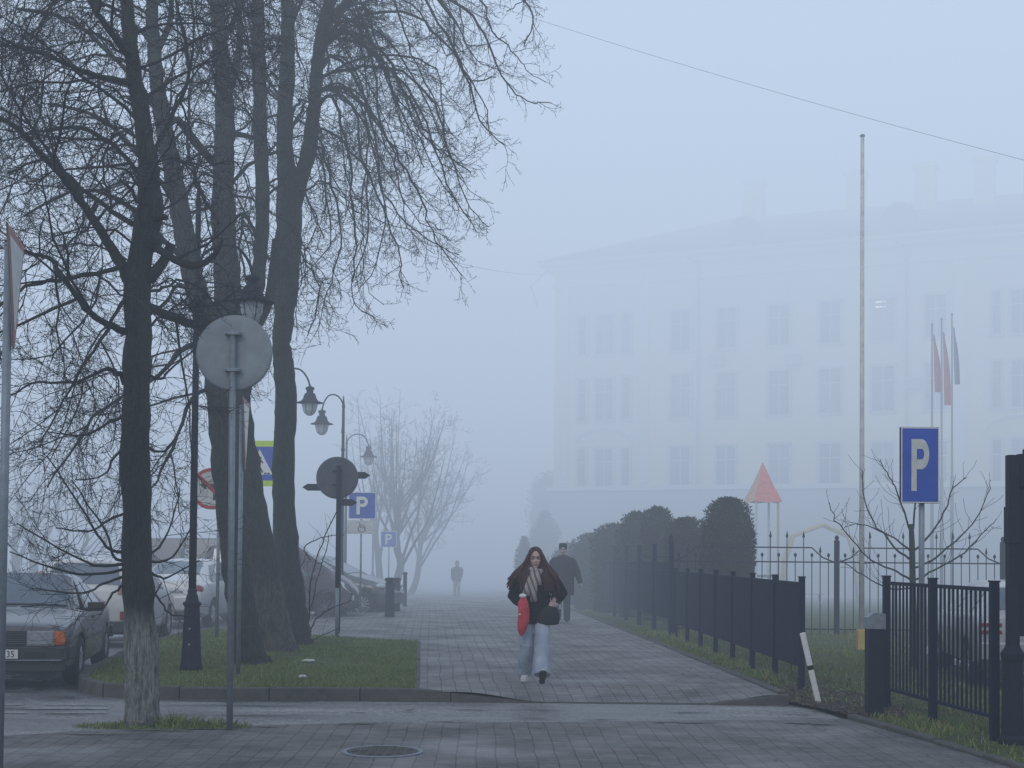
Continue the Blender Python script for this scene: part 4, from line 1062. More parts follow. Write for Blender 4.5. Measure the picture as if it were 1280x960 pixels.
a = MB(); a.box((zc.x + .06, -.0525, zc.z - .08), (.06, .003, .24)); a.box((zc.x - .02, -.0528, zc.z + .06), (.16, .003, .06))
a.prism([(zc.x - .20, -.053, zc.z + .06), (zc.x - .09, -.053, zc.z + .14), (zc.x - .09, -.053, zc.z - .02)], (0, .002, 0)); a.build('arrow', M['black'], r)

# pedestrian crossing sign between the trunks
d = 30.0; b = P(319, 700, d); base = Vector((b.x, d, G(d) + .13))
r = thing('crossing_sign', base, 'pedestrian crossing sign on a yellow green board seen between two trunks', 'road sign')
zc = P(325, 579.5, d) - base; s = 57 / F * d
post(r, .03, zc.z + .3, M['galv'])
a = MB(); a.box((zc.x, -.04, zc.z), (s * .72, .006, s)); a.build('backboard', M['fluo'], r)
a = MB(); a.box((zc.x, -.046, zc.z), (s * .68, .005, s * .74)); a.build('blue_field', M['blue'], r)
a = MB(); hh = s * .30
a.prism([(zc.x - s * .29, -.052, zc.z - s * .24), (zc.x + s * .29, -.052, zc.z - s * .24), (zc.x, -.052, zc.z + s * .31)], (0, .003, 0)); a.build('white_triangle', M['white'], r)
a = MB(); Q = lambda x, z: (zc.x + x * s, -.0545, zc.z + z * s)
def bar(mb, x0, z0, x1, z1, w):
    a0 = Vector(Q(x0, z0)); a1 = Vector(Q(x1, z1)); t = (a1 - a0).normalized(); nn = Vector((t.z, 0, -t.x)) * w * s / 2
    mb.prism([a0 + nn, a1 + nn, a1 - nn, a0 - nn], (0, .0015, 0))
a.lathe([(0, 0), (.030 * s, 0), (.030 * s, .001), (0, .001)], Q(.01, .12), 12, axis='Y', cap=False)
bar(a, .01, .09, -.01, -.05, .07); bar(a, -.01, -.04, -.07, -.20, .035); bar(a, -.01, -.04, .07, -.20, .035); bar(a, .01, .08, -.07, .0, .026); bar(a, .01, .08, .08, .01, .026)
a.build('walking_figure', M['black'], r)
a = MB()
for x in (-.19, -.11, .13, .20): a.prism([Q(x - .03, -.235), Q(x + .03, -.235), Q(x + .02, -.20), Q(x - .02, -.20)], (0, .0015, 0))
a.build('zebra_bars', M['black'], r)

# dark round sign back on post + finger boards
c = gp(421, 797, .13)
r = thing('round_sign', c, 'smaller dark round sign back on a dark post at the rear edge of the grass', 'road sign', 'round signs seen from behind')
zc = P(421, 597, c.y) - c; tp = P(421, 583, c.y) - c
post(r, .033, 0.95, M['galv'], 0, name='post_foot'); post(r, .042, tp.z, M['dark_metal'], .9)
a = MB(); a.lathe([(0, .05), (.35, .05), (.378, .058), (.385, .07), (.375, .075), (0, .075)], (zc.x, .0, zc.z), 44, axis='Y', cap=False); a.build('sign_plate', M['galv_dark'], r)
a = MB(); a.lathe([(0, .077), (.37, .077), (.37, .079), (0, .079)], (zc.x, .0, zc.z), 44, axis='Y', cap=False); a.build('sign_face', M['white'], r)
for dz in (.12, -.13):
    a = MB(); a.box((zc.x, .035, zc.z + dz), (.17, .05, .03)); a.build('clamp', M['dark_metal'], r)
d = 27.4; b = P(424.5, 700, d); base = Vector((b.x, d, G(d) + .13))
r = thing('finger_post', base, 'street name fingerpost with dark arrow boards behind the small round sign back', 'signpost')
top = P(424.5, 585, d).z - base.z
post(r, .028, top, M['dark_metal'], 0, name='pole')
for (x0, x1, y, hgt) in ((378, 424, 609, 8.5), (424, 463, 594, 8.5), (424, 447, 628, 8.5)):
    p0 = P(x0, y, d) - base; p1 = P(x1, y, d) - base; hz = hgt / F * d / 2
    a = MB()
    if x0 < 400: pts = [(p0.x, p0.z), (p0.x + .10, p0.z + hz), (p1.x, p0.z + hz), (p1.x, p0.z - hz), (p0.x + .10, p0.z - hz)]
    else: pts = [(p0.x, p0.z + hz), (p1.x - .10, p0.z + hz), (p1.x, p0.z), (p1.x - .10, p0.z - hz), (p0.x, p0.z - hz)]
    a.prism([(x, -.012 if True else 0, z) for x, z in pts], (0, -.018, 0)); a.build('direction_board', M['dark_metal'], r)

# parking signs
def p_mesh(s, cx, cz, y, scale_x=1.0):
    """letter P built from strokes"""
    a = MB(); t = .125 * s; h = .66 * s; w = .42 * s * scale_x
    x0 = cx - w / 2; z0 = cz - h / 2
    a.box((x0 + t / 2, y, cz), (t, .003, h))
    Rr = h * .29; cxx = x0 + w - Rr * .95; zc_ = z0 + h - Rr
    n = 14; b0 = len(a.v); pts = []
    outer = [(x0 + t * .9, z0 + h)] ; inner = [(x0 + t * .9, z0 + h - t)]
    for k in range(n + 1):
        an = math.pi / 2 - math.pi * k / n
        outer.append((cxx + Rr * math.cos(an) * .95, zc_ + Rr * math.sin(an))); inner.append((cxx + (Rr - t) * math.cos(an) * .95, zc_ + (Rr - t) * math.sin(an)))
    outer.append((x0 + t * .9, z0 + h - 2 * Rr)); inner.append((x0 + t * .9, z0 + h - 2 * Rr + t))
    for yy in (y - .0016, y + .0016):
        for (ox, oz), (ix, iz) in zip(outer, inner): a.v += [Vector((ox, yy, oz)), Vector((ix, yy, iz))]
    m_ = len(outer)
    for k in range(m_ - 1):
        q0 = b0 + 2 * k; a.face((q0, q0 + 1, q0 + 3, q0 + 2)); q1 = b0 + 2 * m_ + 2 * k; a.face((q1, q1 + 2, q1 + 3, q1 + 1))
        a.face((q0, q0 + 2, q1 + 2, q1)); a.face((q0 + 1, q1 + 1, q1 + 3, q0 + 3))
    return a
def parking_sign(px, py, d, wpx, hpx, label, ppx=None, plate=None, basez=.13, rad=.025, group='blue parking signs', depth=.02, rz=0):
    b = P(ppx or px, 700, d); base = Vector((b.x, d, G(d) + basez))
    r = thing('parking_sign', base, label, 'road sign', group)
    c_ = P(px, py, d) - base; wd = wpx / F * d; ht = hpx / F * d
    post(r, rad, c_.z + (ht * .5 if plate is None else ht * .62) - .02, M['galv'])
    y = -rad - .004 - depth / 2
    a = MB(); a.box((c_.x, y, c_.z), (wd, depth, ht)); a.build('sign_plate', M['dark_metal'] if depth > .03 else M['galv_back'], r, bevel=.006)
    y -= depth / 2 + .001
    a = MB(); a.box((c_.x, y, c_.z), (wd * .985, .003, ht * .99)); bd = a.build('white_border', M['white'], r)
    bw_ = wd * .055
    a = MB(); a.box((c_.x, y - .002, c_.z), (wd * .985 - bw_, .003, ht * .99 - bw_)); a.build('blue_field', M['blue'], r)
    a = p_mesh(min(wd * 1.15, ht), c_.x, c_.z, y - .0055) if plate is not False else None
    return r, c_, wd, ht, y, a
r, c_, wd, ht, y, a = parking_sign(453, 632, 37.0, 35, 34, 'small blue parking sign with a white wheelchair plate below it', ppx=451)
a.build('letter_p', M['white'], r)
pc = P(452, 659, 37.0) - r.location
a = MB(); a.box((pc.x, y, pc.z), (36 / F * 37, .004, 17 / F * 37)); pl = a.build('wheelchair_plate', M['white_dirty'], r)
a = MB(); a.lathe([(.085, 0), (.10, 0), (.10, .002), (.085, .002), (.085, 0)], (pc.x + .01, y - .005, pc.z - .04), 20, axis='Y', cap=False)
a.tube([(pc.x - .05, y - .006, pc.z + .12), (pc.x - .03, y - .006, pc.z + .0), (pc.x + .06, y - .006, pc.z), (pc.x + .11, y - .006, pc.z - .09)], .009, 5); a.build('wheelchair_symbol', M['black'], r)
r, c_, wd, ht, y, a = parking_sign(486, 674, 52.0, 20, 20, 'tiny fogged parking sign beside the distant tree trunks', ppx=486)
a.build('letter_p', M['white'], r)
# big one
d = 17.2; r, c_, wd, ht, y, a = parking_sign(1147, 582, d, 48, 95, 'big tall blue parking sign standing behind the right fence', ppx=1152, basez=.05, rad=.035, depth=.07)
a = MB(); s = wd
# tall narrow P
t = .155 * s; h = ht * .62; x0 = c_.x - wd * .27; z0 = c_.z - h * .46
mb = p_mesh(1.0, 0, 0, 0)
# rescale the unit letter to the tall format
xs = [v.x for v in mb.v]; zs = [v.z for v in mb.v]
for v in mb.v:
    v.x = c_.x + (v.x / (max(xs) - min(xs))) * wd * .46; v.z = c_.z + (v.z / (max(zs) - min(zs))) * ht * .68; v.y += y - .0055
mb.build('letter_p', M['white_dirty'], r)

# ------------------------------------------------------------------ bollards
for i, (px, py, w_, lab) in enumerate([(487, 771, 11.5, 'nearest dark bollard at the edge of the parking bays'), (496, 764, 8, 'second dark bollard, just behind the nearest one'), (506, 758, 5, 'thin farthest post beyond the two dark bollards')]):
    c = gp(px, py, .13); rr_ = w_ / F * c.y / 2
    r = thing('bollard', c, lab, 'bollard', 'bollards by the parking bays')
    hh = P(px, 722 if i < 2 else 715, c.y).z - c.z
    a = MB(); a.lathe([(rr_ * 1.1, 0), (rr_ * 1.1, .05), (rr_, .07), (rr_, hh - .12)], n=16); a.build('body', M['dark_metal'], r, smooth=True)
    a = MB(); a.lathe([(rr_ * .8, hh - .12), (rr_ * .8, hh - .09), (rr_ * 1.15, hh - .08), (rr_ * 1.15, hh - .02), (rr_ * .7, hh), (0.01, hh + .005)], n=16); a.build('cap', M['dark_metal'], r, smooth=True)

# ------------------------------------------------------------------ fences
def slat_fence(name, posts, h, zb, zt, label, pr=.036, pitch=.085, ground=.05, extra=0, bar=.022, cat='fence', group='black metal slat fences', slat_w=None, tops=None):
    """posts: list of (x,y)"""
    b0 = Vector((posts[0][0], posts[0][1], G(posts[0][1])))
    r = thing(name, b0, label, cat, group)
    for i, (x, y) in enumerate(posts):
        a = MB(); a.box((x - b0.x, y - b0.y, G(y) - b0.z + (h + ground) / 2), (pr * 2, pr * 2, h - ground + .1)); a.box((x - b0.x, y - b0.y, G(y) - b0.z + h + .055), (pr * 2 + .016, pr * 2 + .016, .014))
        a.build('post', M['fence_metal'], r)
    for (xa, ya), (xb, yb) in zip(posts, posts[1:]):
        a = MB(); A = Vector((xa, ya, G(ya))) - b0; B = Vector((xb, yb, G(yb))) - b0
        t = (B - A); L = t.length; th = Vector((t.x, t.y, 0)).normalized(); ang = math.atan2(th.y, th.x)
        n = int((L - .08) / pitch)
        rot = Matrix.Rotation(ang, 3, 'Z')
        for k in range(n):
            f = (k + .5) / n; f = .04 / L + f * (1 - .08 / L); p = A.lerp(B, f)
            a.box((p.x, p.y, p.z + (zb + zt) / 2), (slat_w or bar, bar, zt - zb - .02), rot=rot)
        for z, w_ in ((zb, .04), (zt, .045)) + (((zt - .16, .03), (zt + .12, .035)) if extra else ()):
            m = (A + B) / 2; m.z += z
            ax = th.copy(); dz = (B.z - A.z); rr2 = rot @ Matrix.Rotation(-math.atan2(dz, Vector((t.x, t.y, 0)).length), 3, 'Y')
            a.box(m, (L - pr * 2, w_, w_ * .8), rot=rr2)
        a.build('slat_panel', M['fence_metal'], r)
    return r
# near right fence
pts = []
for px, py in ((1108, 887), (1166, 905), (1243, 928)):
    c = gp(px, py, .03); pts.append((c.x, c.y))
slat_fence('slat_fence', pts, 1.42, .26, 1.40, 'near black slat fence of two bays on the right, below the big parking sign', pr=.036, pitch=.098, ground=.0, bar=.018)
# middle low fence
def fx(d): return 4.115 - .03 * d
ds = [17.6 + 1.53 * k for k in range(8)]
slat_fence('slat_fence', [(fx(q), q) for q in ds], 1.37, .33, 1.34, 'low black slat fence running along the sidewalk behind the leaning post', pr=.035, pitch=.085, ground=.0, bar=.030, slat_w=.083)
# tall fence going off
ds2 = [28.9 + 2.3 * k for k in range(16)]
def fx2(d): return 4.115 - .03 * 28.9 - .0525 * (d - 28.9)
slat_fence('slat_fence', [(fx2(q), q) for q in ds2], 1.86, .38, 1.52, 'taller black fence with double top rails fading into the fog beside the sidewalk', pr=.045, pitch=.11, ground=.0, extra=1, bar=.026, slat_w=.062)

# spear topped fence
d = 29.6
def spear_fence(px0, px1, label):
    x0 = P(px0, 700, d).x; x1 = P(px1, 700, d).x; b0 = Vector((x0, d, G(d)))
    r = thing('spear_fence', b0, label, 'fence', None)
    bay = 3.45; start = P(1046, 700, d).x - x0
    xs = [start + bay * k for k in range(-3, 9) if -.1 < start + bay * k < x1 - x0 + 4]
    for x in xs:
        a = MB(); a.box((x, 0, .98), (.095, .095, 1.96)); a.lathe([(.06, 1.96), (.06, 2.0), (.03, 2.03), (.05, 2.07), (.02, 2.12)], (x, 0, 0), 10); a.build('post', M['dark_metal'], r)
    for xa, xb in zip(xs, xs[1:]):
        a = MB(); n = 19; st = (xb - xa) / (n + 1)
        def rail(pp): a.tube(pp, .016, 6)
        rail([(xa, 0, .17), (xb, 0, .17)]); rail([(xa, 0, 1.56), (xb, 0, 1.56)])
        rail([(xa + .05, 0, 1.56), (xa + .30, 0, 1.66), (xa + .52, 0, 1.86), (xb - .52, 0, 1.86), (xb - .30, 0, 1.66), (xb - .05, 0, 1.56)])
        for k in range(1, n + 1):
            x = xa + st * k; edge = min(x - xa, xb - x)
            if k % 2 == 0:
                top = 2.06 if edge > .5 else 1.75
                a.tube([(x, 0, .05), (x, 0, top)], .010, 5); a.lathe([(.012, top), (.028, top + .03), (.004, top + .14)], (x, 0, 0), 6)
            else:
                a.tube([(x, 0, .05), (x, 0, 1.66)], .010, 5); a.lathe([(.01, 1.66), (.03, 1.69), (.03, 1.72), (.008, 1.75)], (x, 0, 0), 6)
        a.build('picket_panel', M['dark_metal'], r)
    return r
spear_fence(842, 1300, 'wrought iron fence with spear tips crossing the lawn in front of the building')

# ------------------------------------------------------------------ flagpole, gate cabinet, delineator
c = gp(1077, 812, .045)
r = thing('tall_pole', c, 'very tall bare pale pole with a yellow foot standing on the lawn', 'pole')
ht = P(1077, 171, c.y).z - c.z
a = MB(); a.tube([(0, 0, .3), (0, 0, ht * .45), (0, 0, ht)], [.048, .040, .032], 14); a.build('pole', M['white_dirty'], r, smooth=True)
a = MB(); a.box((0, 0, .17), (.16, .16, .36)); a.build('foot', M['yellow'], r, bevel=.01)
a = MB(); a.lathe([(.04, ht), (.045, ht + .03), (.01, ht + .05)], n=10); a.build('cap', M['galv'], r)
c = gp(1093, 893, .045)
r = thing('gate_cabinet', c, 'dark square metal pillar with sloping light grey cap at the near fence end', 'gate post')
ht = P(1093, 786, c.y).z - c.z; w_ = 20 / F * c.y
a = MB(); a.box((0, 0, ht / 2), (w_, w_, ht)); a.build('body', M['dark_metal'], r, bevel=.008)
a = MB(); cp = [(-w_ / 2 - .01, ht + .002), (w_ / 2 + .01, ht + .002), (w_ / 2 + .01, ht + .16), (-w_ / 2 + .06, ht + .17), (-w_ / 2 - .01, ht + .12)]
a.prism([(x, -w_ / 2 - .01, z) for x, z in cp], (0, w_ + .02, 0)); a.build('cap', M['galv'], r)
c = gp(1023, 878, .05)
tp = P(1003, 791, c.y) - c
r = thing('marker_post', c, 'thin white marker post with a black band leaning over by the fence end', 'marker post')
ax = tp.normalized(); rot = Vector((0, 0, 1)).rotation_difference(ax).to_matrix()
a = MB(); a.box(tp * .5, (.062, .035, tp.length), rot=rot); a.build('post', M['white'], r, bevel=.008)
a = MB(); a.box(tp * .50, (.066, .039, .05), rot=rot); a.build('band', M['black'], r)
# litter
for k, (px, py, s_, lab) in enumerate([(385, 827, .10, 'crumpled white paper lying on the island grass'), (378, 847, .06, 'small white scrap on the grass nearer the kerb')]):
    c = gp(px, py, .15); a = MB(); a.ell((0, 0, .01), (s_, s_ * .6, .022), 9, 5)
    for v in a.v: v += Vector((random.gauss(0, .006), random.gauss(0, .006), random.gauss(0, .005)))
    o = a.build('litter', M['litter'], None); o.location = c; tag(o, lab, 'litter')

# ------------------------------------------------------------------ information board at right edge
c = gp(1266, 930, .045); d = c.y
r = thing('information_board', c, 'dark ornate notice board on stout posts cut off by the right edge', 'notice board')
k = d / F; H = P(1266, 569, d).z - c.z
wb = 1.35
for i, xx in enumerate((0, wb)):
    a = MB(); a.lathe([(.12, 0), (.12, .05), (.10, .08), (.095, .3), (.085, .72), (.10, .76), (.105, .80), (.08, .83), (.06, .87)], (xx, 0, 0), 18); a.box((xx - .0, 0, (H + .85) / 2), (.095, .095, H - .85)); a.box((xx, 0, H - .62), (.115, .115, .32)); a.build('post', M['dark_metal'], r, smooth=False)
a = MB(); a.box((wb / 2, 0, H - .10), (wb - .1, .10, .22)); a.box((wb / 2, -.01, H - .24), (wb - .1, .12, .08)); a.build('top_rail', M['dark_metal'], r)
a = MB(); n = 12
pp = [(.10, 0, H + .002)] + [(.10 + (wb - .2) * q / n, 0, H + .05 + .30 * math.sin(math.pi * q / n)) for q in range(n + 1)] + [(wb - .10, 0, H + .002)]
a.prism([(x, -.03, z) for x, y_, z in pp], (0, .06, 0)); a.build('pediment', M['dark_metal'], r)
a = MB(); a.box((wb / 2, .01, (H - .2 + .95) / 2), (wb - .10, .05, H - .2 - .95)); a.build('panel', M['dark_metal'], r)
t = NT('poster'); b = t.n('ShaderNodeBsdfPrincipled', Roughness=.3); tc = t.n('ShaderNodeTexCoord'); nn = t.n('ShaderNodeTexNoise', Scale=2.2, Detail=2.0)
t.l(tc.outputs['Object'], nn.inputs['Vector']); rp = t.n('ShaderNodeValToRGB'); e = rp.color_ramp.elements
e[0].position = .38; e[0].color = (.10, .05, .05, 1); e[1].position = .6; e[1].color = (.34, .33, .18, 1); m_ = rp.color_ramp.elements.new(.5); m_.color = (.20, .24, .30, 1)
t.l(nn.outputs['Fac'], rp.inputs['Fac']); t.l(rp.outputs['Color'], b.inputs['Base Color']); t.l(b.outputs['BSDF'], t.out.inputs['Surface'])
a = MB(); a.box((wb / 2, -.02, (H - .35 + 1.02) / 2), (wb - .24, .006, H - .35 - 1.02)); a.build('poster', t.m, r)

# ------------------------------------------------------------------ overhead wires
def wire(name, a_, b_, sag, label, rad=.008):
    pts = []
    for k in range(25):
        t = k / 24; p = a_.lerp(b_, t); p.z -= sag * 4 * t * (1 - t); pts.append(p)
    m = MB(); m.tube([p - a_ for p in pts], rad, 5)
    o = m.build(name, M['black'], None); o.location = a_
    return tag(o, label, 'wire')
wire('overhead_wire', P(640, 14, 32), P(1420, 236, 26), .12, 'thin dark wire crossing the sky from the tree tops to the upper right', .0035)
wire('overhead_wire', P(470, 300, 36), P(690, 343, 80), .3, 'thin wire running from the hanging twigs to the building cornice', .009)
# ------------------------------------------------------------------ big building in the fog
BA = P(691, 690, 82.0); BB = P(1280, 690, 71.5)
BA.z = BB.z = 0
bdir = (BB - BA).normalized(); bang = math.atan2(bdir.y, bdir.x)
BG = G(82) - .2
bo = Vector((BA.x, BA.y, BG))
M['plaster'] = mat('pale_plaster', (.80, .74, .50), .9, 0, .08, .35)
M['plaster_trim'] = mat('plaster_trim', (.72, .71, .66), .9, 0, .06, .5)
M['plinth'] = mat('plinth_plaster', (.42, .42, .42), .9, 0, .12, .4)
M['roofm'] = mat('sheet_roof', (.34, .33, .33), .7, 0, .15, .5)
M['win'] = mat('window_glass', (.09, .10, .12), .15, 0, .25, .8)
M['win_b'] = mat('window_glass_curtained', (.20, .21, .22), .3, 0, .35, 1.2); M['win_c'] = mat('window_glass_dark', (.09, .10, .12), .12, 0, .3, .8)
M['winlit'] = mat('lit_window_glass', (.22, .22, .17), .2, 0, .15, .8, emis=((1, .9, .55), .10))
M['frame'] = mat('window_frame_white', (.5, .5, .48), .6)
bld = thing('school_building', bo, 'long pale four storey building with tall windows looming through the fog', 'building', rz=bang)
def bs(px, py):
    """photo pixel -> (s,z) on the facade plane in building coordinates"""
    r_ = P(px, py, 1.0) - Vector((0, 0, CAMZ))
    n_ = Vector((-bdir.y, bdir.x, 0))
    t = (BA - Vector((0, 0, 0))).dot(n_) / Vector((r_.x, r_.y, 0)).dot(n_)
    p = Vector((0, 0, CAMZ)) + r_ * t
    return (p - BA).dot(bdir), p.z - BG
zc = bs(691, 340)[1]; Lb = 62.0; dep = 16.0
zl = bs(760, 613)[1]
def bpart(name, mb, m, parent=bld): return mb.build(name, m, parent)
a = MB(); a.box((Lb / 2, dep / 2, (zl + zc) / 2), (Lb, dep, zc - zl)); wall = bpart('wall', a, M['plaster'])
a = MB(); a.box((Lb / 2, dep / 2, zl / 2 - .5), (Lb + .3, dep + .3, zl + 1)); bpart('plinth', a, M['plinth'])
a = MB(); a.box((Lb / 2, dep / 2, zl + .12), (Lb + .7, dep + .7, .26)); bpart('string_course', a, M['plaster_trim'])
a = MB(); a.box((Lb / 2, dep / 2, zc + .1), (Lb + .9, dep + .9, .3)); a.box((Lb / 2, dep / 2, zc + .36), (Lb + 1.6, dep + 1.6, .22)); a.box((Lb / 2, dep / 2, zc - .9), (Lb + .25, dep + .25, .18)); bpart('cornice', a, M['plaster_trim'])
zr = zc + .48; rh_ = bs(1270, 228)[1] - zc
a = MB(); e0 = .9
v = [(-e0, -e0, zr), (Lb + e0, -e0, zr), (Lb + e0, dep + e0, zr), (-e0, dep + e0, zr), (8, dep / 2, zr + 3.6), (Lb - 8, dep / 2, zr + 3.6)]
a.v += [Vector(q) for q in v]
for f in ((0, 1, 5, 4), (1, 2, 5), (2, 3, 4, 5), (3, 0, 4), (0, 3, 2, 1)): a.face(f)
roof = bpart('roof', a, M['roofm'])
for px in (892, 1015, 1100, 1172, 1233):
    s_, z_ = bs(px, 260); s_ = s_ * 1.08
    a = MB(); a.box((s_, dep / 2 - 2, zr + 3.6), (1.1, .9, 3.0)); a.box((s_, dep / 2 - 2, zr + 5.1), (1.35, 1.15, .2)); a.build('chimney', M['plaster'], roof)
for px in (925, 1120):
    s_, z_ = bs(px, 290)
    a = MB(); a.lathe([(0.01, -1.0), (.9, -1.0), (.9, 1.0), (.01, 1.0)], (s_, 1.8, zr + 1.1), 16, axis='Y', cap=False); a.build('dormer', M['roofm'], roof)
cols_ = [(756, 21, 0), (728, 9, 0), (783, 9, 0), (851, 23, 0), (908, 23, 0), (974, 25, 0), (1038, 25, 0), (1104, 27, 0), (1170, 26, 0), (1246, 10, 0), (1277, 24, 0), (1308, 10, 0), (1375, 26, 0), (1445, 26, 0)]
# row z from column 1104 measures
rows = [(bs(1104, 373)[1], bs(1104, 425)[1]), (bs(1104, 458)[1], bs(1104, 514)[1]), (bs(1104, 553)[1], bs(1104, 609)[1])]
lit = None
for ci, (px, wp, _) in enumerate(cols_):
    s_ = bs(px, 500)[0]; ww = bs(px + wp / 2, 500)[0] - bs(px - wp / 2, 500)[0]
    for ri, (zt, zb) in enumerate(rows):
        zt_, zb_ = (zt, zb)
        cz = (zt_ + zb_) / 2; hh = zt_ - zb_
        a = MB()
        for (x, z, sx, sz) in ((0, hh / 2 + .06, ww + .3, .14), (0, -hh / 2 - .06, ww + .3, .14), (-ww / 2 - .07, 0, .14, hh), (ww / 2 + .07, 0, .14, hh)): a.box((s_ + x, -.05, cz + z), (sx, .12, sz))
        a.box((s_, -.02, cz + hh * .18), (ww, .06, .07))
        if ww > .9: a.box((s_, -.02, cz), (.07, .06, hh))
        f = a.build('window', M['frame'], bld)
        g = MB(); g.box((s_, -.006, cz), (ww, .02, hh)); g.build('pane', M['winlit'] if (px == 1104 and ri == 0) else random.choice([M['win'], M['win'], M['win_b'], M['win_c']]), f)
        if px == 1104 and ri == 0:
            for dz in (.30, .42):
                l_ = MB(); l_.box((s_ - .15, -.03, cz + hh * dz), (.5, .012, .05)); l_.build('lit_lamp', mat('lamp_glow', (1, 1, 1), .5, emis=((1, .97, .85), 2.2)), f)
# arched ornaments over middle row bays, pilasters, drain pipes, air conditioners
for px in (755, 1276):
    s_ = bs(px, 540)[0]; z_ = bs(px, 548)[1] if px < 1000 else bs(px, 532)[1]; a = MB(); pts = []
    for k in range(11):
        t = math.pi * k / 10; pts.append((s_ - 1.7 * math.cos(t), -.12, z_ - .2 + .75 * math.sin(t)))
    a.tube(pts, .09, 6); a.build('arch_ornament', M['plaster_trim'], bld)
for px in (705, 805, 1200):
    s_ = bs(px, 500)[0]; a = MB(); a.box((s_, -.06, (zl + zc) / 2 - .3), (.55, .13, zc - zl - 1.4)); a.build('pilaster', M['plaster_trim'], bld)
for px in (873, 1134):
    s_ = bs(px, 500)[0]; a = MB(); a.tube([(s_, -.16, .2), (s_, -.16, zc - .2), (s_ - .5, -.5, zc + .1)], .08, 8); a.build('drain_pipe', M['plinth'], bld)
for px, py in ((992, 450), (897, 450), (1141, 480)):
    s_, z_ = bs(px, py); a = MB(); a.box((s_, -.22, z_), (.8, .34, .55)); a.lathe([(.05, -.41), (.2, -.41), (.2, -.395), (.05, -.395)], (s_ - .1, 0, z_), 14, axis='Y'); a.build('air_conditioner', M['frame'], bld)
a = MB(); a.tube([(0 - .3, -.5, zc), (-1.0, -1.2, zc - 1.0), (-.7, -.8, zc - 2.2)], .05, 6); a.build('bracket', M['plinth'], bld)

# ------------------------------------------------------------------ flags on poles
M['flag_red'] = mat('red_flag_cloth', (.50, .10, .10), .8, 0, .15, 3)
M['flag_tri'] = mat('pale_blue_flag_cloth', (.16, .18, .30), .8, 0, .3, 3)
for i, (px, pt, bx, fm, lab) in enumerate([(1165, 407, 9, 'flag_red', 'leftmost of the three tall flagpoles, with a limp red flag'), (1177, 400, 9, 'flag_red', 'middle one of the three tall flagpoles, its red flag hanging close to the pole'), (1190, 394, 9, 'flag_tri', 'rightmost of the three tall flagpoles, with a dull blue grey flag')]):
    d = 50.0 + i * .5; b = P(px, 700, d); base = Vector((b.x, d, G(d) + .04))
    r = thing('flagpole', base, lab, 'flagpole', 'three flagpoles on the lawn')
    ht = P(px, pt, d).z - base.z
    a = MB(); a.tube([(0, 0, 0), (0, 0, ht * .45), (0, 0, ht * .452), (0, 0, ht)], [.065, .06, .04, .03], 10); a.lathe([(.03, ht), (.05, ht + .05), (.01, ht + .1)], n=8); a.build('pole', M['galv'], r, smooth=True)
    fl = MB(); fh = 95 / F * d if i == 1 else 75 / F * d; nz = 16; nx = 8
    z0 = ht - (.25 if i == 0 else .35)
    for q in range(nz + 1):
        t = q / nz
        for j in range(nx + 1):
            u = j / nx; wdt = (.07 + .13 * math.sin(min(1, t * 1.2) * 1.7)) * (1 if i != 2 else .75)
            fl.v.append(Vector((.05 + u * wdt + .07 * t, .07 * math.sin(u * 9 + t * 2), z0 - t * fh * (1 - .25 * u * (1 - t)) - u * .28 * (1 - t))))
    for q in range(nz):
        for j in range(nx):
            a0 = q * (nx + 1) + j; fl.face((a0, a0 + 1, a0 + nx + 2, a0 + nx + 1))
    fl.build('flag', M[fm], r, smooth=True, fix=False)

# ------------------------------------------------------------------ playground tower and arch
d = 50.0; b = P(953, 700, d); base = Vector((b.x, d, G(d) + .04))
r = thing('playground_tower', base, 'playground tower with a pointed red and yellow roof behind the evergreens', 'playground')
k = d / F; zt = P(953, 577, d).z - base.z; ze = P(953, 627, d).z - base.z; hw = 21 * k
cm = [mat('roof_red', (.72, .13, .05), .6), mat('roof_yellow', (.55, .30, .12), .6), mat('roof_blue', (.08, .14, .42), .6), mat('roof_orange', (.62, .16, .05), .6)]
for i in range(4):
    a0 = R(-122 + 90 * i); a1 = R(-122 + 90 * (i + 1)); rr_ = hw * 1.25
    a = MB(); p0 = Vector((math.cos(a0) * rr_, math.sin(a0) * rr_, ze)); p1 = Vector((math.cos(a1) * rr_, math.sin(a1) * rr_, ze)); tp = Vector((0, 0, zt))
    m0 = (p0 + p1) / 2; m0.z -= .05; ins = (tp.lerp(m0, .55)) * 1; 
    a.v += [p0, m0, p1, tp.lerp(p1, .5) * 1, tp, tp.lerp(p0, .5)]
    a.v[3].z -= .06; a.v[5].z -= .06
    a.face((0, 1, 2, 3, 4, 5)); o = a.build('roof_panel', [cm[0], cm[2], cm[2], cm[1]][i], r, fix=False)
for i in range(4):
    an = R(-122 + 90 * i); x, y = math.cos(an) * hw * .98, math.sin(an) * hw * .98
    a = MB(); a.tube([(x, y, 0), (x, y, ze + .05)], .045, 8); a.build('post', M['yellow'] if i % 2 else M['white_dirty'], r)
a = MB(); a.box((0, 0, 1.1), (hw * 1.6, hw * 1.6, .08)); a.build('platform', M['brown_ad'], r)
d = 58.0; b = P(1028, 700, d); base = Vector((b.x, d, G(d) + .04))
r = thing('climbing_arch', base, 'low yellow climbing arch on the playground right of the tower', 'playground')
x0 = (990 - 1028) / F * d; x1 = (1062 - 1028) / F * d; zt = P(1028, 656, d).z - base.z
for s_ in (-.35, .35):
    a = MB(); a.tube([(x0 - .4, s_, .02), (x0 - .3, s_, zt * .55), (x0, s_, zt * .85), (0, s_, zt), (x1, s_, zt * .85), (x1 + .3, s_, zt * .55), (x1 + .4, s_, .02)], .07, 8); a.build('side_rail', M['yellow'], r, smooth=True)
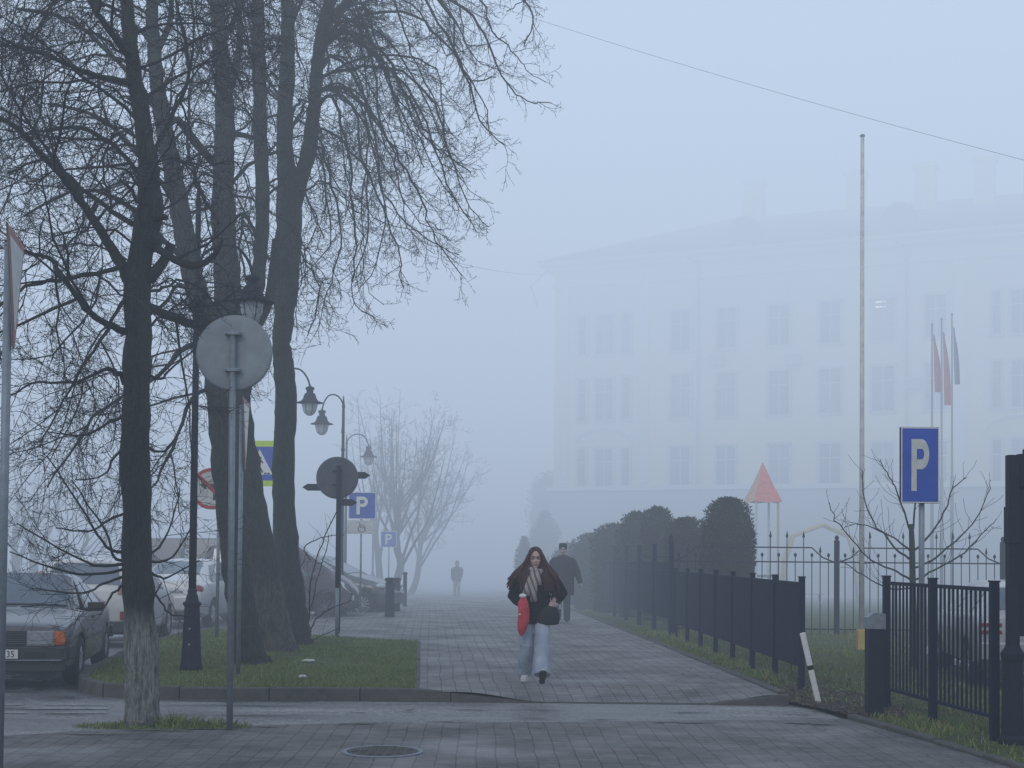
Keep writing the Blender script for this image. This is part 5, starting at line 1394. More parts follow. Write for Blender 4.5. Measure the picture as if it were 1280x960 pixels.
for q in range(6):
    f = -1 + 2 * q / 5; x = f * x1 * .95; a = MB(); a.tube([(x, -.35, zt * (.87 + .13 * (1 - abs(f)))), (x, .35, zt * (.87 + .13 * (1 - abs(f))))], .035, 6); a.build('rung', M['yellow'], r)
a = MB(); a.box(((1000 - 1028) / F * d, -1.0, .42), (1.5, .35, .06)); a.box(((1000 - 1028) / F * d - .6, -1.0, .2), (.06, .3, .4)); a.box(((1000 - 1028) / F * d + .6, -1.0, .2), (.06, .3, .4))
o = a.build('bench', M['plinth'], None); o.location = base; tag(o, 'low bench faintly seen behind the spear fence on the playground', 'bench')
# ------------------------------------------------------------------ cars
def car_paint(name, c, rough=.28, metal=.3, dirt=.25):
    t = NT(name); b = t.n('ShaderNodeBsdfPrincipled'); b.inputs['Metallic'].default_value = metal; b.inputs['Coat Weight'].default_value = .9; b.inputs['Coat Roughness'].default_value = .15
    g = t.n('ShaderNodeTexCoord'); sp = t.n('ShaderNodeSeparateXYZ'); t.l(g.outputs['Object'], sp.inputs['Vector'])
    n = t.n('ShaderNodeTexNoise', Scale=5.0, Detail=5.0); t.l(g.outputs['Object'], n.inputs['Vector'])
    a = t.n('ShaderNodeMath', operation='MULTIPLY_ADD'); t.l(n.outputs['Fac'], a.inputs[0]); a.inputs[1].default_value = .5; t.l(sp.outputs['Z'], a.inputs[2])
    m = t.n('ShaderNodeMapRange'); m.inputs['From Min'].default_value = .45; m.inputs['From Max'].default_value = 1.15; m.inputs['To Min'].default_value = .75; m.inputs['To Max'].default_value = dirt * .6
    t.l(a.outputs[0], m.inputs['Value'])
    mx = t.n('ShaderNodeMixRGB'); mx.inputs['Color1'].default_value = (*c, 1); mx.inputs['Color2'].default_value = (.095, .105, .12, 1); t.l(m.outputs['Result'], mx.inputs['Fac'])
    t.l(mx.outputs['Color'], b.inputs['Base Color'])
    r = t.n('ShaderNodeMapRange'); r.inputs['To Min'].default_value = rough; r.inputs['To Max'].default_value = .8; t.l(m.outputs['Result'], r.inputs['Value']); t.l(r.outputs['Result'], b.inputs['Roughness'])
    t.l(b.outputs['BSDF'], t.out.inputs['Surface'])
    return t.m

def wheel(parent, x, y, side, rad, w=.2, spokes=10, steel=False):
    a = MB(); R0 = rad; ri = rad * .66; s = side
    prof = [(ri, -w / 2), (ri + .02, -w / 2 - .005), (R0 - .03, -w / 2), (R0 - .005, -w / 2 + .03), (R0, 0), (R0 - .005, w / 2 - .03), (R0 - .03, w / 2), (ri + .02, w / 2 + .005), (ri, w / 2), (ri, -w / 2)]
    a.lathe(prof, (x, y, rad), 28, axis='Y', cap=False); t = a.build('wheel', M['rubber'], parent, smooth=True)
    a = MB(); yo = s * (w / 2 - .015)
    a.lathe([(ri, yo), (ri * .93, yo), (ri * .9, yo - s * .05), (0.01, yo - s * .06)], (x, y, rad), 24, axis='Y', cap=False)
    for k in range(spokes):
        an = 2 * math.pi * k / spokes
        p0 = Vector((x, y + yo - s * .01, rad)); p1 = Vector((x + math.cos(an) * ri * .93, y + yo - s * .012, rad + math.sin(an) * ri * .93))
        a.tube([p0, p1], [.028, .018], 5)
    a.lathe([(.055, yo + s * .005), (.05, yo + s * .012), (.005, yo + s * .014)], (x, y, rad), 14, axis='Y', cap=False)
    a.build('rim', M['alu'] if not steel else M['galv_dark'], t, smooth=True)
    return t

class Car:
    """st: stations (x, w, zb, zm, zbelt, wr, zr); x forward, origin on the ground at mid length"""
    def __init__(s, root, st, paint, wheels, rad=.31, bevel=.02, arch=.36, track=None, spokes=10, low=None, steel=False):
        s.st = st; s.root = root; s.wheels = wheels
        mb = MB(); ringn = 0
        for (x, w, zb, zm, zt, wr, zr) in st:
            half = [(w - .10, zb), (w - .02, zb + .07), (w, zm), (w - .015, zt - .06), (w - .035, zt), (wr, zr - .045), (wr - .07, zr - .008), (wr * .5, zr + .012)]
            ring = [(0, zb)] + half + [(0, zr + .018)] + [(-a, b) for a, b in reversed(half)]
            ringn = len(ring)
            for y, z in ring: mb.v.append(Vector((x, y, z)))
        for i in range(len(st) - 1):
            for k in range(ringn):
                k2 = (k + 1) % ringn; mb.face((i * ringn + k, i * ringn + k2, (i + 1) * ringn + k2, (i + 1) * ringn + k))
        mb.face([k for k in range(ringn)][::-1]); mb.face([(len(st) - 1) * ringn + k for k in range(ringn)])
        o = mb.build('body', [paint, M['black']], root)
        # wheel arches
        cuts = []
        for x in wheels:
            cmb = MB(); cmb.lathe([(arch, -1.3), (arch, 1.3)], (x, 0, rad + .01), 28, axis='Y'); c = cmb.build('cut', M['black'], None); c.parent = root; cuts.append(c)
            m = o.modifiers.new('b', 'BOOLEAN'); m.object = c; m.operation = 'DIFFERENCE'; m.solver = 'EXACT'
        bv = o.modifiers.new('v', 'BEVEL'); bv.width = bevel; bv.segments = 2; bv.limit_method = 'ANGLE'; bv.angle_limit = R(22)
        dg = bpy.context.evaluated_depsgraph_get(); dg.update()
        me = bpy.data.meshes.new_from_object(o.evaluated_get(dg)); o.modifiers.clear(); o.data = me
        me.polygons.foreach_set('use_smooth', [True] * len(me.polygons))
        me.set_sharp_from_angle(angle=R(28))
        for c in cuts: bpy.data.objects.remove(c)
        s.body = o
        W = max(q[1] for q in st)
        tr = track or W - .11
        for x in wheels:
            for sd_ in (-1, 1): wheel(root, x, sd_ * tr, sd_, rad, spokes=spokes, steel=steel)
        a = MB(); a.box(((wheels[0] + wheels[1]) / 2, 0, .34), (abs(wheels[0] - wheels[1]) + .6, W * 1.5, .22)); a.build('underbody', M['black'], root)
    def at(s, x):
        st = s.st
        for i in range(len(st) - 1):
            if st[i][0] <= x <= st[i + 1][0]:
                f = (x - st[i][0]) / (st[i + 1][0] - st[i][0]); return [a + (b - a) * f for a, b in zip(st[i], st[i + 1])]
        return list(st[0] if x < st[0][0] else st[-1])
    def side_window(s, xs, t0=.10, t1=.90, name='side_window'):
        """xs: [(x_bottom_rear, x_top_rear), (x_bottom_front, x_top_front)]"""
        for sd_ in (-1, 1):
            a = MB(); nb = 5; rows = []
            for k in range(nb + 1):
                f = k / nb; col_ = []
                for j in range(4):
                    g = j / 3; t = t0 + (t1 - t0) * g
                    xb = xs[0][0] + (xs[1][0] - xs[0][0]) * f; xt = xs[0][1] + (xs[1][1] - xs[0][1]) * f
                    x = xb + (xt - xb) * g; q = s.at(x)
                    y = (q[1] - .035) + (q[5] - (q[1] - .035)) * t; z = q[4] + (q[6] - .045 - q[4]) * t
                    col_.append(Vector((x, sd_ * (y + .006), z + .001)))
                rows.append(col_)
            for c in rows: a.v += c
            for k in range(nb):
                for j in range(3):
                    q0 = k * 4 + j; a.face((q0, q0 + 1, q0 + 5, q0 + 4))
            a.build(name, M['glass_car'], s.root, smooth=True, fix=False)
    def slope_window(s, x0, x1, name, f0=.06, f1=.94, wsc=.93):
        a = MB(); n = 8
        p0 = s.at(x0); p1 = s.at(x1)
        for f in (f0, f1):
            q = [c + (d - c) * f for c, d in zip(p0, p1)]
            nz = Vector((-(p1[6] - p0[6]), 0, p1[0] - p0[0])).normalized()
            if nz.z < 0: nz = -nz
            for k in range(n + 1):
                u = -1 + 2 * k / n; y = (q[5] - .02) * wsc * u; au = abs(y) / q[5]
                z = q[6] + .018 - (.006 * (au / .5) if au < .5 else .006 + .028 * ((au - .5) / .5) ** 2)
                a.v.append(Vector((q[0], y, z)) + nz * .008)
        for k in range(n): a.face((k, k + 1, n + 2 + k, n + 1 + k))
        return a.build(name, M['glass_car'], s.root, smooth=True, fix=False)
def box_part(root, name, m, *boxes, bevel=0):
    a = MB()
    for c, sz in boxes: a.box(c, sz)
    return a.build(name, m, root, bevel=bevel)
def plate(root, x, z, txt, front=1, w=.52, sx=1.0):
    r_ = R(90)
    a = MB(); a.box((x, 0, z), (.012, w, .112)); p = a.build('number_plate', M['white'], root, bevel=.003)
    a = MB(); a.box((x - front * .004, 0, z), (.012, w + .02, .13)); a.build('plate_frame', M['black'], p)
    t = text_mesh('plate_text', txt, .105, M['black'], p, (x + front * .0085, 0, z), (r_, 0, r_ if front > 0 else -r_), .001, 'CENTER', .95)
def mirrors(c, x, m):
    q = c.at(x)
    for sd_ in (-1, 1):
        a = MB(); a.ell((x, sd_ * (q[1] + .10), q[4] + .06), (.07, .11, .075), 12, 8); a.tube([(x, sd_ * (q[1] - .04), q[4] + .01), (x, sd_ * (q[1] + .06), q[4] + .05)], .02, 6)
        a.build('mirror', m, c.root, smooth=True)

# 1. dark maroon eighties sedan, front to the camera
def place(px, py, heading, h=0):   # heading: world direction angle of the nose
    c = gp(px, py, h); return c
cA = gp(4, 858, .0)
ang = math.atan2(-1, .165)       # nose toward the camera, drifting right
L_ = 4.70
ctr = Vector((cA.x, cA.y, 0)) - Vector((math.cos(ang), math.sin(ang), 0)) * (L_ / 2 - .75)
r = thing('parked_car', (ctr.x, ctr.y, 0), 'dark maroon boxy old sedan facing the viewer at the left edge', 'car', 'parked cars', rz=ang)
r.scale = (1, 1, .955)
maroon = car_paint('maroon_paint', (.060, .048, .058), .3, .2, .35)
st = [(-2.35, .74, .36, .6, .80, .70, .93), (-2.28, .82, .28, .6, .88, .74, 1.00), (-1.55, .88, .24, .6, .93, .76, 1.03), (-1.25, .89, .22, .6, .95, .74, 1.08), (-.55, .90, .22, .6, .97, .60, 1.40), (.35, .90, .22, .6, .95, .61, 1.42), (1.05, .90, .22, .6, .93, .74, .99), (1.25, .89, .22, .6, .91, .77, .95), (2.15, .86, .24, .58, .80, .76, .85), (2.33, .83, .30, .55, .74, .74, .80)]
c = Car(r, st, maroon, (-1.33, 1.36), .315, arch=.36, spokes=12)
c.side_window([(-.95, -.52), (-.10, -.12)]); c.side_window([(.0, -.02), (.82, .36)])
c.slope_window(1.05, .35, 'windscreen'); c.slope_window(-1.25, -.55, 'rear_window')
X = 2.345
box_part(r, 'grille', M['black'], ((X + .0, 0, .665), (.03, .78, .17)))
a = MB()
for k in range(6): a.box((X + .018, 0, .60 + k * .026), (.012, .77, .007))
g_ = a.build('grille_slats', M['galv_dark'], r)
for sd_ in (-1, 1):
    h = box_part(r, 'headlight', mat('headlight_glass', (.32, .34, .36), .15, .2, .2, 20), ((X + .002, sd_ * .545, .665), (.04, .29, .165)), bevel=.008)
    box_part(r, 'headlight_rim', M['galv'], ((X - .006, sd_ * .545, .665), (.035, .31, .185)))
    box_part(r, 'indicator', M['orange'], ((X - .02, sd_ * .765, .665), (.06, .13, .165)), bevel=.008)
    box_part(r, 'fog_slot', M['black'], ((X + .085, sd_ * .50, .465), (.02, .24, .07)))
    a = MB(); a.box((1.5 - 2.25, 0, 0), (.001, .001, .001))
a = MB(); a.box((X + .03, 0, .48), (.11, 1.72, .17)); a.box((X - .08, 0, .33), (.2, 1.62, .16))
for sd_ in (-1, 1): a.box((X - .28, sd_ * .855, .48), (.55, .06, .17))
a.build('front_bumper', mat('bumper_grey', (.035, .036, .038), .6), r, bevel=.015)
box_part(r, 'rear_bumper', M['black'], ((-2.37, 0, .48), (.12, 1.72, .18)), bevel=.015)
box_part(r, 'bumper_strip', M['galv'], ((X + .087, 0, .40), (.008, 1.6, .012)))
a = MB(); a.box((X + .10, .05, .475), (.012, .52, .112)); p_ = a.build('number_plate', M['white'], r, bevel=.003)
a = MB(); a.box((X + .096, .05, .475), (.012, .54, .13)); a.build('plate_frame', M['black'], p_)
text_mesh('plate_text', 'Т 35', .115, M['black'], p_, (X + .1085, .18, .472), (R(90), 0, R(90)), .001, 'CENTER', .85)
a = MB()
for k in range(4):
    y = -.069 + k * .046
    a.tube([(X + .030, y + .030 * math.cos(t_ * math.pi / 8), .675 + .030 * math.sin(t_ * math.pi / 8)) for t_ in range(17)], .005, 5, cap=False)
a.build('emblem', M['alu'], g_)
for sd_ in (-1, 1):
    a = MB(); a.box((.93, sd_ * 1.0, 1.0), (.10, .20, .12)); a.tube([(.93, sd_ * .86, .95), (.93, sd_ * .95, .99)], .03, 6); a.build('mirror', M['black'], r, bevel=.02)
    box_part(r, 'side_strip', M['galv_dark'], ((-.0, sd_ * .903, .58), (1.9, .012, .045)))
    box_part(r, 'door_handle', M['black'], ((-.0 - .55, sd_ * .892, .83), (.16, .02, .03)), ((.30, sd_ * .892, .83), (.16, .02, .03)))
a = MB(); a.tube([(1.10, -.45, 1.0), (1.04, .05, 1.03)], .008, 5); a.tube([(1.10, .1, 1.0), (1.04, .55, 1.03)], .008, 5); a.build('wiper', M['black'], r)
box_part(r, 'dashboard_paper', M['white_dirty'], ((.93, .12, 1.03), (.02, .24, .03)))

def hatch(kind):
    pass
# 2. white crossover seen from behind beside the sedan
px = 158; d = 24.0
ang = R(90 + 3); b = P(px, 700, d); W_ = 1.74
ctr = Vector((b.x - W_ / 2 + .0, d + 2.1, 0))
r = thing('parked_car', ctr, 'white crossover seen from behind between the maroon sedan and the nearest trunk', 'car', 'parked cars', rz=ang)
white = car_paint('white_paint', (.70, .70, .68), .3, .0, .12)
st = [(-2.05, .80, .40, .7, .92, .74, 1.02), (-2.00, .85, .34, .7, 1.0, .74, 1.10), (-1.72, .87, .28, .7, 1.02, .60, 1.56), (-1.4, .87, .25, .7, 1.0, .60, 1.62), (.0, .87, .24, .7, .98, .60, 1.64), (.45, .87, .24, .7, .97, .60, 1.60), (1.15, .87, .24, .7, .95, .74, 1.06), (1.9, .84, .26, .65, .86, .7, .90), (2.05, .76, .34, .6, .76, .66, .80)]
c = Car(r, st, white, (-1.28, 1.27), .32, arch=.37)
r.scale = (1, 1, .945)
for sd_ in (-1, 1):
    a = MB(); a.tube([(-1.5, sd_ * .54, 1.64), (-1.4, sd_ * .54, 1.69), (.1, sd_ * .54, 1.71), (.25, sd_ * .54, 1.66)], .018, 6); a.build('roof_rail', M['alu'], r)
c.side_window([(-1.35, -1.3), (-.45, -.45)]); c.side_window([(-.38, -.38), (.85, .42)]); c.slope_window(-2.0, -1.72, 'rear_window', .08, .9, .9); c.slope_window(1.15, .45, 'windscreen')
for sd_ in (-1, 1):
    a = MB(); a.prism([(-2.05 + .05, sd_ * .60, .98), (-2.05 + .05, sd_ * .885, .94), (-1.86, sd_ * .80, 1.36), (-1.86, sd_ * .68, 1.38)], (-.07, 0, 0)); a.build('tail_light', M['redlens'], r, bevel=.01)
    box_part(r, 'reflector', M['redlens'], ((-2.065, sd_ * .70, .60), (.02, .10, .15)), bevel=.005)
box_part(r, 'rear_bumper', M['black'], ((-2.04, 0, .40), (.12, 1.66, .20)), bevel=.02)
box_part(r, 'bumper_trim', M['galv'], ((-2.10, 0, .33), (.02, 1.1, .03)))
plate(r, -2.06, .84, 'К 35', -1)

# 3. white sedan seen from behind with a number plate
d = 30.5; ang = R(90 - 4); b = P(219, 700, d); ctr = Vector((b.x - .1, d + 2.2, G(d)))
r = thing('parked_car', ctr, 'white rounded sedan seen from behind with its number plate showing left of the street lamp', 'car', 'parked cars', rz=ang)
st = [(-2.25, .74, .42, .65, .80, .66, .88), (-2.17, .83, .30, .65, .92, .70, 1.03), (-1.75, .86, .24, .65, .96, .68, 1.10), (-1.50, .87, .23, .65, .97, .62, 1.15), (-.85, .87, .22, .65, .97, .55, 1.44), (-.2, .87, .22, .65, .96, .56, 1.49), (.30, .87, .22, .65, .95, .57, 1.47), (1.15, .87, .22, .65, .92, .72, 1.03), (2.0, .83, .25, .6, .80, .66, .84), (2.2, .72, .33, .55, .68, .6, .72)]
c = Car(r, st, white, (-1.30, 1.32), .31, arch=.355)
c.side_window([(-1.25, -.82), (-.25, -.25)]); c.side_window([(-.18, -.18), (.85, .32)]); c.slope_window(-1.50, -.85, 'rear_window', .05, .93, .93); c.slope_window(1.15, .30, 'windscreen')
for sd_ in (-1, 1):
    a = MB(); a.ell((-2.13, sd_ * .68, .86), (.10, .19, .105), 14, 8); a.build('tail_light', M['redlens'], r, smooth=True)
    a = MB(); a.ell((.80, sd_ * .98, 1.02), (.08, .11, .09), 10, 6); a.build('mirror', white, r, smooth=True)
box_part(r, 'plate_garnish', M['galv'], ((-2.235, 0, .80), (.05, .9, .06)), bevel=.01)
a = MB(); a.box((-2.22, 0, .56), (.16, 1.60, .34)); a.build('rear_bumper', white, r, bevel=.05)
box_part(r, 'lower_bumper', M['black'], ((-2.22, 0, .31), (.15, 1.58, .22)), bevel=.03)
plate(r, -2.305, .60, 'Е131ЕС 35', -1, sx=.8)

# 4. dark grey van side on, behind the white sedan
d = 40.5; x0 = P(160, 700, d).x; x1 = P(352, 700, d).x; Lv = 4.9
ctr = Vector((x0 + Lv / 2, d + .9, G(d)))
r = thing('panel_van', ctr, 'dark grey panel van with round white emblems parked side on behind the white sedan', 'van', 'parked cars', rz=0)
grey = car_paint('grey_van_paint', (.03, .033, .038), .4, .1, .1)
st = [(-2.45, .88, .40, .8, 1.15, .80, 2.00), (-2.40, .93, .30, .8, 1.2, .84, 2.06), (.55, .94, .26, .8, 1.2, .84, 2.08), (1.05, .94, .26, .8, 1.15, .80, 2.02), (1.75, .94, .26, .8, 1.1, .84, 1.25), (2.3, .90, .28, .7, .95, .78, 1.05), (2.45, .80, .36, .65, .8, .7, .88)]
c = Car(r, st, grey, (-1.45, 1.55), .33, arch=.39)
c.side_window([(.55, .55), (1.5, 1.02)]); c.slope_window(1.75, 1.05, 'windscreen')
for px, ch in ((234, 'S'), (268, 'B')):
    q = P(px, 689, d) - ctr; xx = q.x; a = MB(); a.lathe([(0, 0), (.22, 0), (.22, .004), (0, .004)], (xx, -.905, 1.62), 24, axis='Y', cap=False)
    e_ = a.build('emblem_ring', M['galv_dark'], r)
    text_mesh('emblem_mark', ch, .36, M['white_dirty'], e_, (xx, -.913, 1.62), (R(90), 0, 0), .002)
    for k in range(2):
        text_mesh('emblem_caption', ['ШИНЫ', 'СЕРВИС'][k] if px == 268 else ['', ''][k], .10, M['white_dirty'], e_, (xx, -.965, 1.30 - .12 * k), (R(90), 0, 0), .002) if px == 268 else None
box_part(r, 'sill_trim', M['black'], ((-.1, -.95, .52), (4.2, .02, .12)))

# 5. maroon people carrier nose right
d = 34.3; ang = R(3); nx = P(445, 700, d).x; L_ = 3.85
ctr = Vector((nx - L_ / 2, d + .9, G(d)))
r = thing('parked_car', ctr, 'brown maroon people carrier parked nose to the sidewalk behind the island trees', 'car', 'parked cars', rz=ang)
r.scale = (.865, 1, 1.06)
brown = car_paint('brown_maroon_paint', (.045, .026, .030), .3, .2, .25)
st = [(-2.22, .80, .40, .7, .95, .74, 1.1), (-2.18, .86, .30, .7, 1.05, .74, 1.25), (-1.95, .88, .26, .7, 1.08, .66, 1.72), (-1.5, .88, .24, .7, 1.06, .66, 1.80), (.1, .88, .24, .7, 1.02, .66, 1.80), (.45, .88, .24, .7, 1.0, .65, 1.74), (1.45, .88, .24, .7, .98, .72, 1.16), (1.95, .84, .26, .65, .86, .66, .92), (2.15, .74, .32, .6, .72, .6, .76), (2.22, .62, .36, .5, .62, .5, .65)]
c = Car(r, st, brown, (-1.35, 1.32), .325, arch=.38, spokes=7, steel=True)
c.side_window([(-1.85, -1.8), (-.9, -.9)]); c.side_window([(-.8, -.8), (.22, .22)]); c.side_window([(.30, .30), (1.15, .44)]); c.slope_window(1.45, .45, 'windscreen')
mirrors(c, 1.0, brown)
for sd_ in (-1, 1):
    a = MB(); a.prism([(1.72, sd_ * .78, .93), (1.95, sd_ * .70, .86), (2.12, sd_ * .62, .68), (2.02, sd_ * .74, .66), (1.80, sd_ * .82, .80)], (0, sd_ * .075, .0)); a.build('headlight', mat('clear_lens', (.55, .58, .6), .15, .1, .1, 9), r, bevel=.01)
a = MB(); a.box((2.12, 0, .42), (.20, 1.3, .22)); a.build('front_bumper', M['black'], r, bevel=.04)
for sd_ in (-1, 1): box_part(r, 'bumper_corner', white, ((1.98, sd_ * .70, .55), (.28, .16, .14)), bevel=.03)

# 6. dark hatchback behind it
d = 37.0; nx = P(493, 700, d).x; L_ = 4.3
ctr = Vector((nx - L_ / 2 * .95, d + 1.5, G(d)))
r = thing('parked_car', ctr, 'near black hatchback whose nose and alloy wheel show beside the bollards', 'car', 'parked cars', rz=R(-17))
dark = car_paint('black_blue_paint', (.018, .022, .032), .22, .1, .15)
st = [(-2.15, .78, .40, .7, .9, .72, 1.0), (-2.08, .85, .30, .7, .98, .7, 1.2), (-1.6, .88, .24, .7, 1.0, .6, 1.5), (-.6, .88, .22, .7, .98, .6, 1.6), (.0, .88, .22, .7, .96, .6, 1.58), (1.05, .88, .22, .7, .94, .7, 1.10), (1.75, .84, .25, .65, .84, .66, .93), (2.02, .76, .30, .6, .72, .6, .78), (2.15, .60, .34, .5, .6, .5, .62)]
c = Car(r, st, dark, (-1.30, 1.50), .34, arch=.385, spokes=12)
c.side_window([(-1.4, -1.35), (-.45, -.5)]); c.side_window([(-.38, -.42), (.75, .0)]); c.slope_window(1.05, .0, 'windscreen')
mirrors(c, .7, dark)
for sd_ in (-1, 1):
    a = MB(); a.ell((1.92, sd_ * .60, .80), (.15, .17, .08), 12, 6); a.build('headlight', mat('clear_lens_b', (.5, .53, .55), .15, .1, .1, 9), r, smooth=True)

# 7. pale car behind the right fence
d = 17.6; ang = R(82); x0 = P(1252, 700, d).x
ctr = Vector((x0 + .87 + .0, d + 2.0, .06))
r = thing('parked_car', ctr, 'pale grey hatchback seen from behind between the right fence and the notice board', 'car', 'parked cars', rz=ang)
r.scale = (1, 1, .9)
silver = car_paint('silver_paint', (.42, .43, .44), .3, .3, .12)
st = [(-2.05, .80, .42, .7, .90, .70, .98), (-2.00, .85, .32, .7, .98, .70, 1.06), (-1.62, .87, .26, .7, .99, .58, 1.40), (-1.3, .87, .25, .7, .98, .57, 1.44), (.2, .87, .24, .7, .95, .57, 1.45), (1.1, .87, .24, .7, .93, .72, 1.02), (1.9, .84, .26, .62, .8, .66, .85), (2.05, .76, .34, .55, .7, .6, .74)]
c = Car(r, st, silver, (-1.25, 1.25), .31, arch=.36)
c.side_window([(-1.3, -1.25), (-.3, -.3)]); c.side_window([(-.22, -.22), (.8, .22)]); c.slope_window(-2.0, -1.62, 'rear_window', .08, .92, .92); c.slope_window(1.1, .2, 'windscreen')
for sd_ in (-1, 1): box_part(r, 'tail_light', M['redlens'], ((-2.02, sd_ * .70, .88), (.10, .26, .05)), ((-2.02, sd_ * .70, .78), (.10, .26, .05)), bevel=.008)
a = MB(); a.box((-2.06, 0, .52), (.12, 1.66, .26)); a.build('rear_bumper', silver, r, bevel=.03)
box_part(r, 'lower_bumper', M['black'], ((-2.04, 0, .33), (.12, 1.6, .16)), bevel=.02)

# ------------------------------------------------------------------ people
def seg(mb, pts, n=14):
    """pts: (Vector, rx, ry) swept along its own direction"""
    rings = []
    for i, q in enumerate(pts):
        p = Vector(q[0]); a = Vector(pts[max(0, i - 1)][0]); b = Vector(pts[min(len(pts) - 1, i + 1)][0])
        rings.append((p, q[1], q[2] if len(q) > 2 else q[1], (b - a)))
    mb.sweep(rings, n)
def hand(mb, wrist, d, palm_n, thumb_side, s=1.0, curl=.5):
    """hand from wrist along d; fingers curl toward palm_n"""
    d = Vector(d).normalized(); n = (Vector(palm_n) - d * Vector(palm_n).dot(d)).normalized(); sd_ = d.cross(n).normalized() * thumb_side
    w_ = Vector(wrist)
    rings = [(w_, .024 * s, .018 * s), (w_ + d * .03 * s, .034 * s, .016 * s), (w_ + d * .085 * s, .040 * s, .014 * s), (w_ + d * .095 * s, .036 * s, .012 * s)]
    b = len(mb.v); N = 10
    for c, ra, rb in rings:
        for k in range(N):
            a = 2 * math.pi * k / N; mb.v.append(c + sd_ * math.cos(a) * ra + n * math.sin(a) * rb)
    for i in range(3):
        for k in range(N): k2 = (k + 1) % N; mb.face((b + i * N + k, b + i * N + k2, b + (i + 1) * N + k2, b + (i + 1) * N + k))
    mb.face([b + k for k in range(N)][::-1]); mb.face([b + 3 * N + k for k in range(N)])
    for j, (off, ln) in enumerate(((.030, .070), (.010, .080), (-.010, .074), (-.030, .058))):
        p = w_ + d * .085 * s + sd_ * off * s; dd = d.copy(); pts = [p]
        for q in range(3):
            pts.append(pts[-1] + dd * ln * s * (.45, .32, .23)[q]); dd = (dd + n * curl * (1 + .3 * q)).normalized()
        mb.tube(pts, [.0095 * s, .009 * s, .0082 * s, .007 * s], 7)
    p = w_ + d * .03 * s + sd_ * .03 * s; dd = (d + sd_ * .9).normalized(); pts = [p, p + dd * .03 * s]
    dd = (d + n * curl * .8 + sd_ * .1).normalized(); pts += [pts[-1] + dd * .03 * s, pts[-1] + dd * .055 * s]
    mb.tube(pts, [.012 * s, .011 * s, .010 * s, .008 * s], 7)

def head(mb, c, s=1.0):
    """face toward -Y, c = centre of skull"""
    c = Vector(c)
    mb.ell(c + Vector((0, .012, .02)) * s, (.072 * s, .092 * s, .100 * s), 18, 12)
    mb.ell(c + Vector((0, -.020, -.045)) * s, (.058 * s, .066 * s, .078 * s), 16, 10)
    mb.ell(c + Vector((0, -.058, -.100)) * s, (.026 * s, .024 * s, .022 * s), 10, 8)
    mb.prism([c + Vector((-.013, -.078, -.045)) * s, c + Vector((.013, -.078, -.045)) * s, c + Vector((.007, -.080, .005)) * s, c + Vector((-.007, -.080, .005)) * s], Vector((0, .03, 0)) * s)
    mb.ell(c + Vector((0, -.092, -.040)) * s, (.014 * s, .017 * s, .012 * s), 8, 6)
    for q in (-1, 1):
        mb.ell(c + Vector((q * .074, .01, -.01)) * s, (.010 * s, .02 * s, .032 * s), 8, 6)
        mb.ell(c + Vector((q * .038, -.062, -.036)) * s, (.022 * s, .018 * s, .020 * s), 8, 6)
    mb.ell(c + Vector((0, -.080, .020)) * s, (.045 * s, .012 * s, .010 * s), 8, 6)
    mb.ell(c + Vector((0, -.078, -.075)) * s, (.022 * s, .012 * s, .008 * s), 8, 6)

def shoe(mb, ankle, d, up, s=1.0):
    """d toe direction, up normal of the sole"""
    d = Vector(d).normalized(); up = (Vector(up) - d * Vector(up).dot(d)).normalized(); sx = d.cross(up)
    a = Vector(ankle); sole = a - up * .075 * s
    rings = [(-.07, .028, .030), (-.055, .038, .045), (0, .040, .058), (.05, .043, .046), (.10, .048, .034), (.15, .044, .026), (.178, .026, .018)]
    b = len(mb.v); N = 12
    for t, rx, h in rings:
        for k in range(N):
            an = 2 * math.pi * k / N; z = math.sin(an); z = h + h * z
            mb.v.append(sole + d * t * s + sx * math.cos(an) * rx * s + up * z * s)
    for i in range(len(rings) - 1):
        for k in range(N): k2 = (k + 1) % N; mb.face((b + i * N + k, b + i * N + k2, b + (i + 1) * N + k2, b + (i + 1) * N + k))
    mb.face([b + k for k in range(N)][::-1]); mb.face([b + (len(rings) - 1) * N + k for k in range(N)])
def sole_mesh(mb, ankle, d, up, s=1.0):
    d = Vector(d).normalized(); up = (Vector(up) - d * Vector(up).dot(d)).normalized(); sx = d.cross(up)
    o = Vector(ankle) - up * .085 * s; pts = []
    for t, wv in ((-.075, .02), (-.06, .036), (0, .036), (.06, .042), (.11, .050), (.155, .046), (.182, .022)): pts.append((t, wv))
    poly = [o + d * t * s + sx * wv * s for t, wv in pts] + [o + d * t * s - sx * wv * s for t, wv in reversed(pts)]
    mb.prism(poly, up * .024 * s)

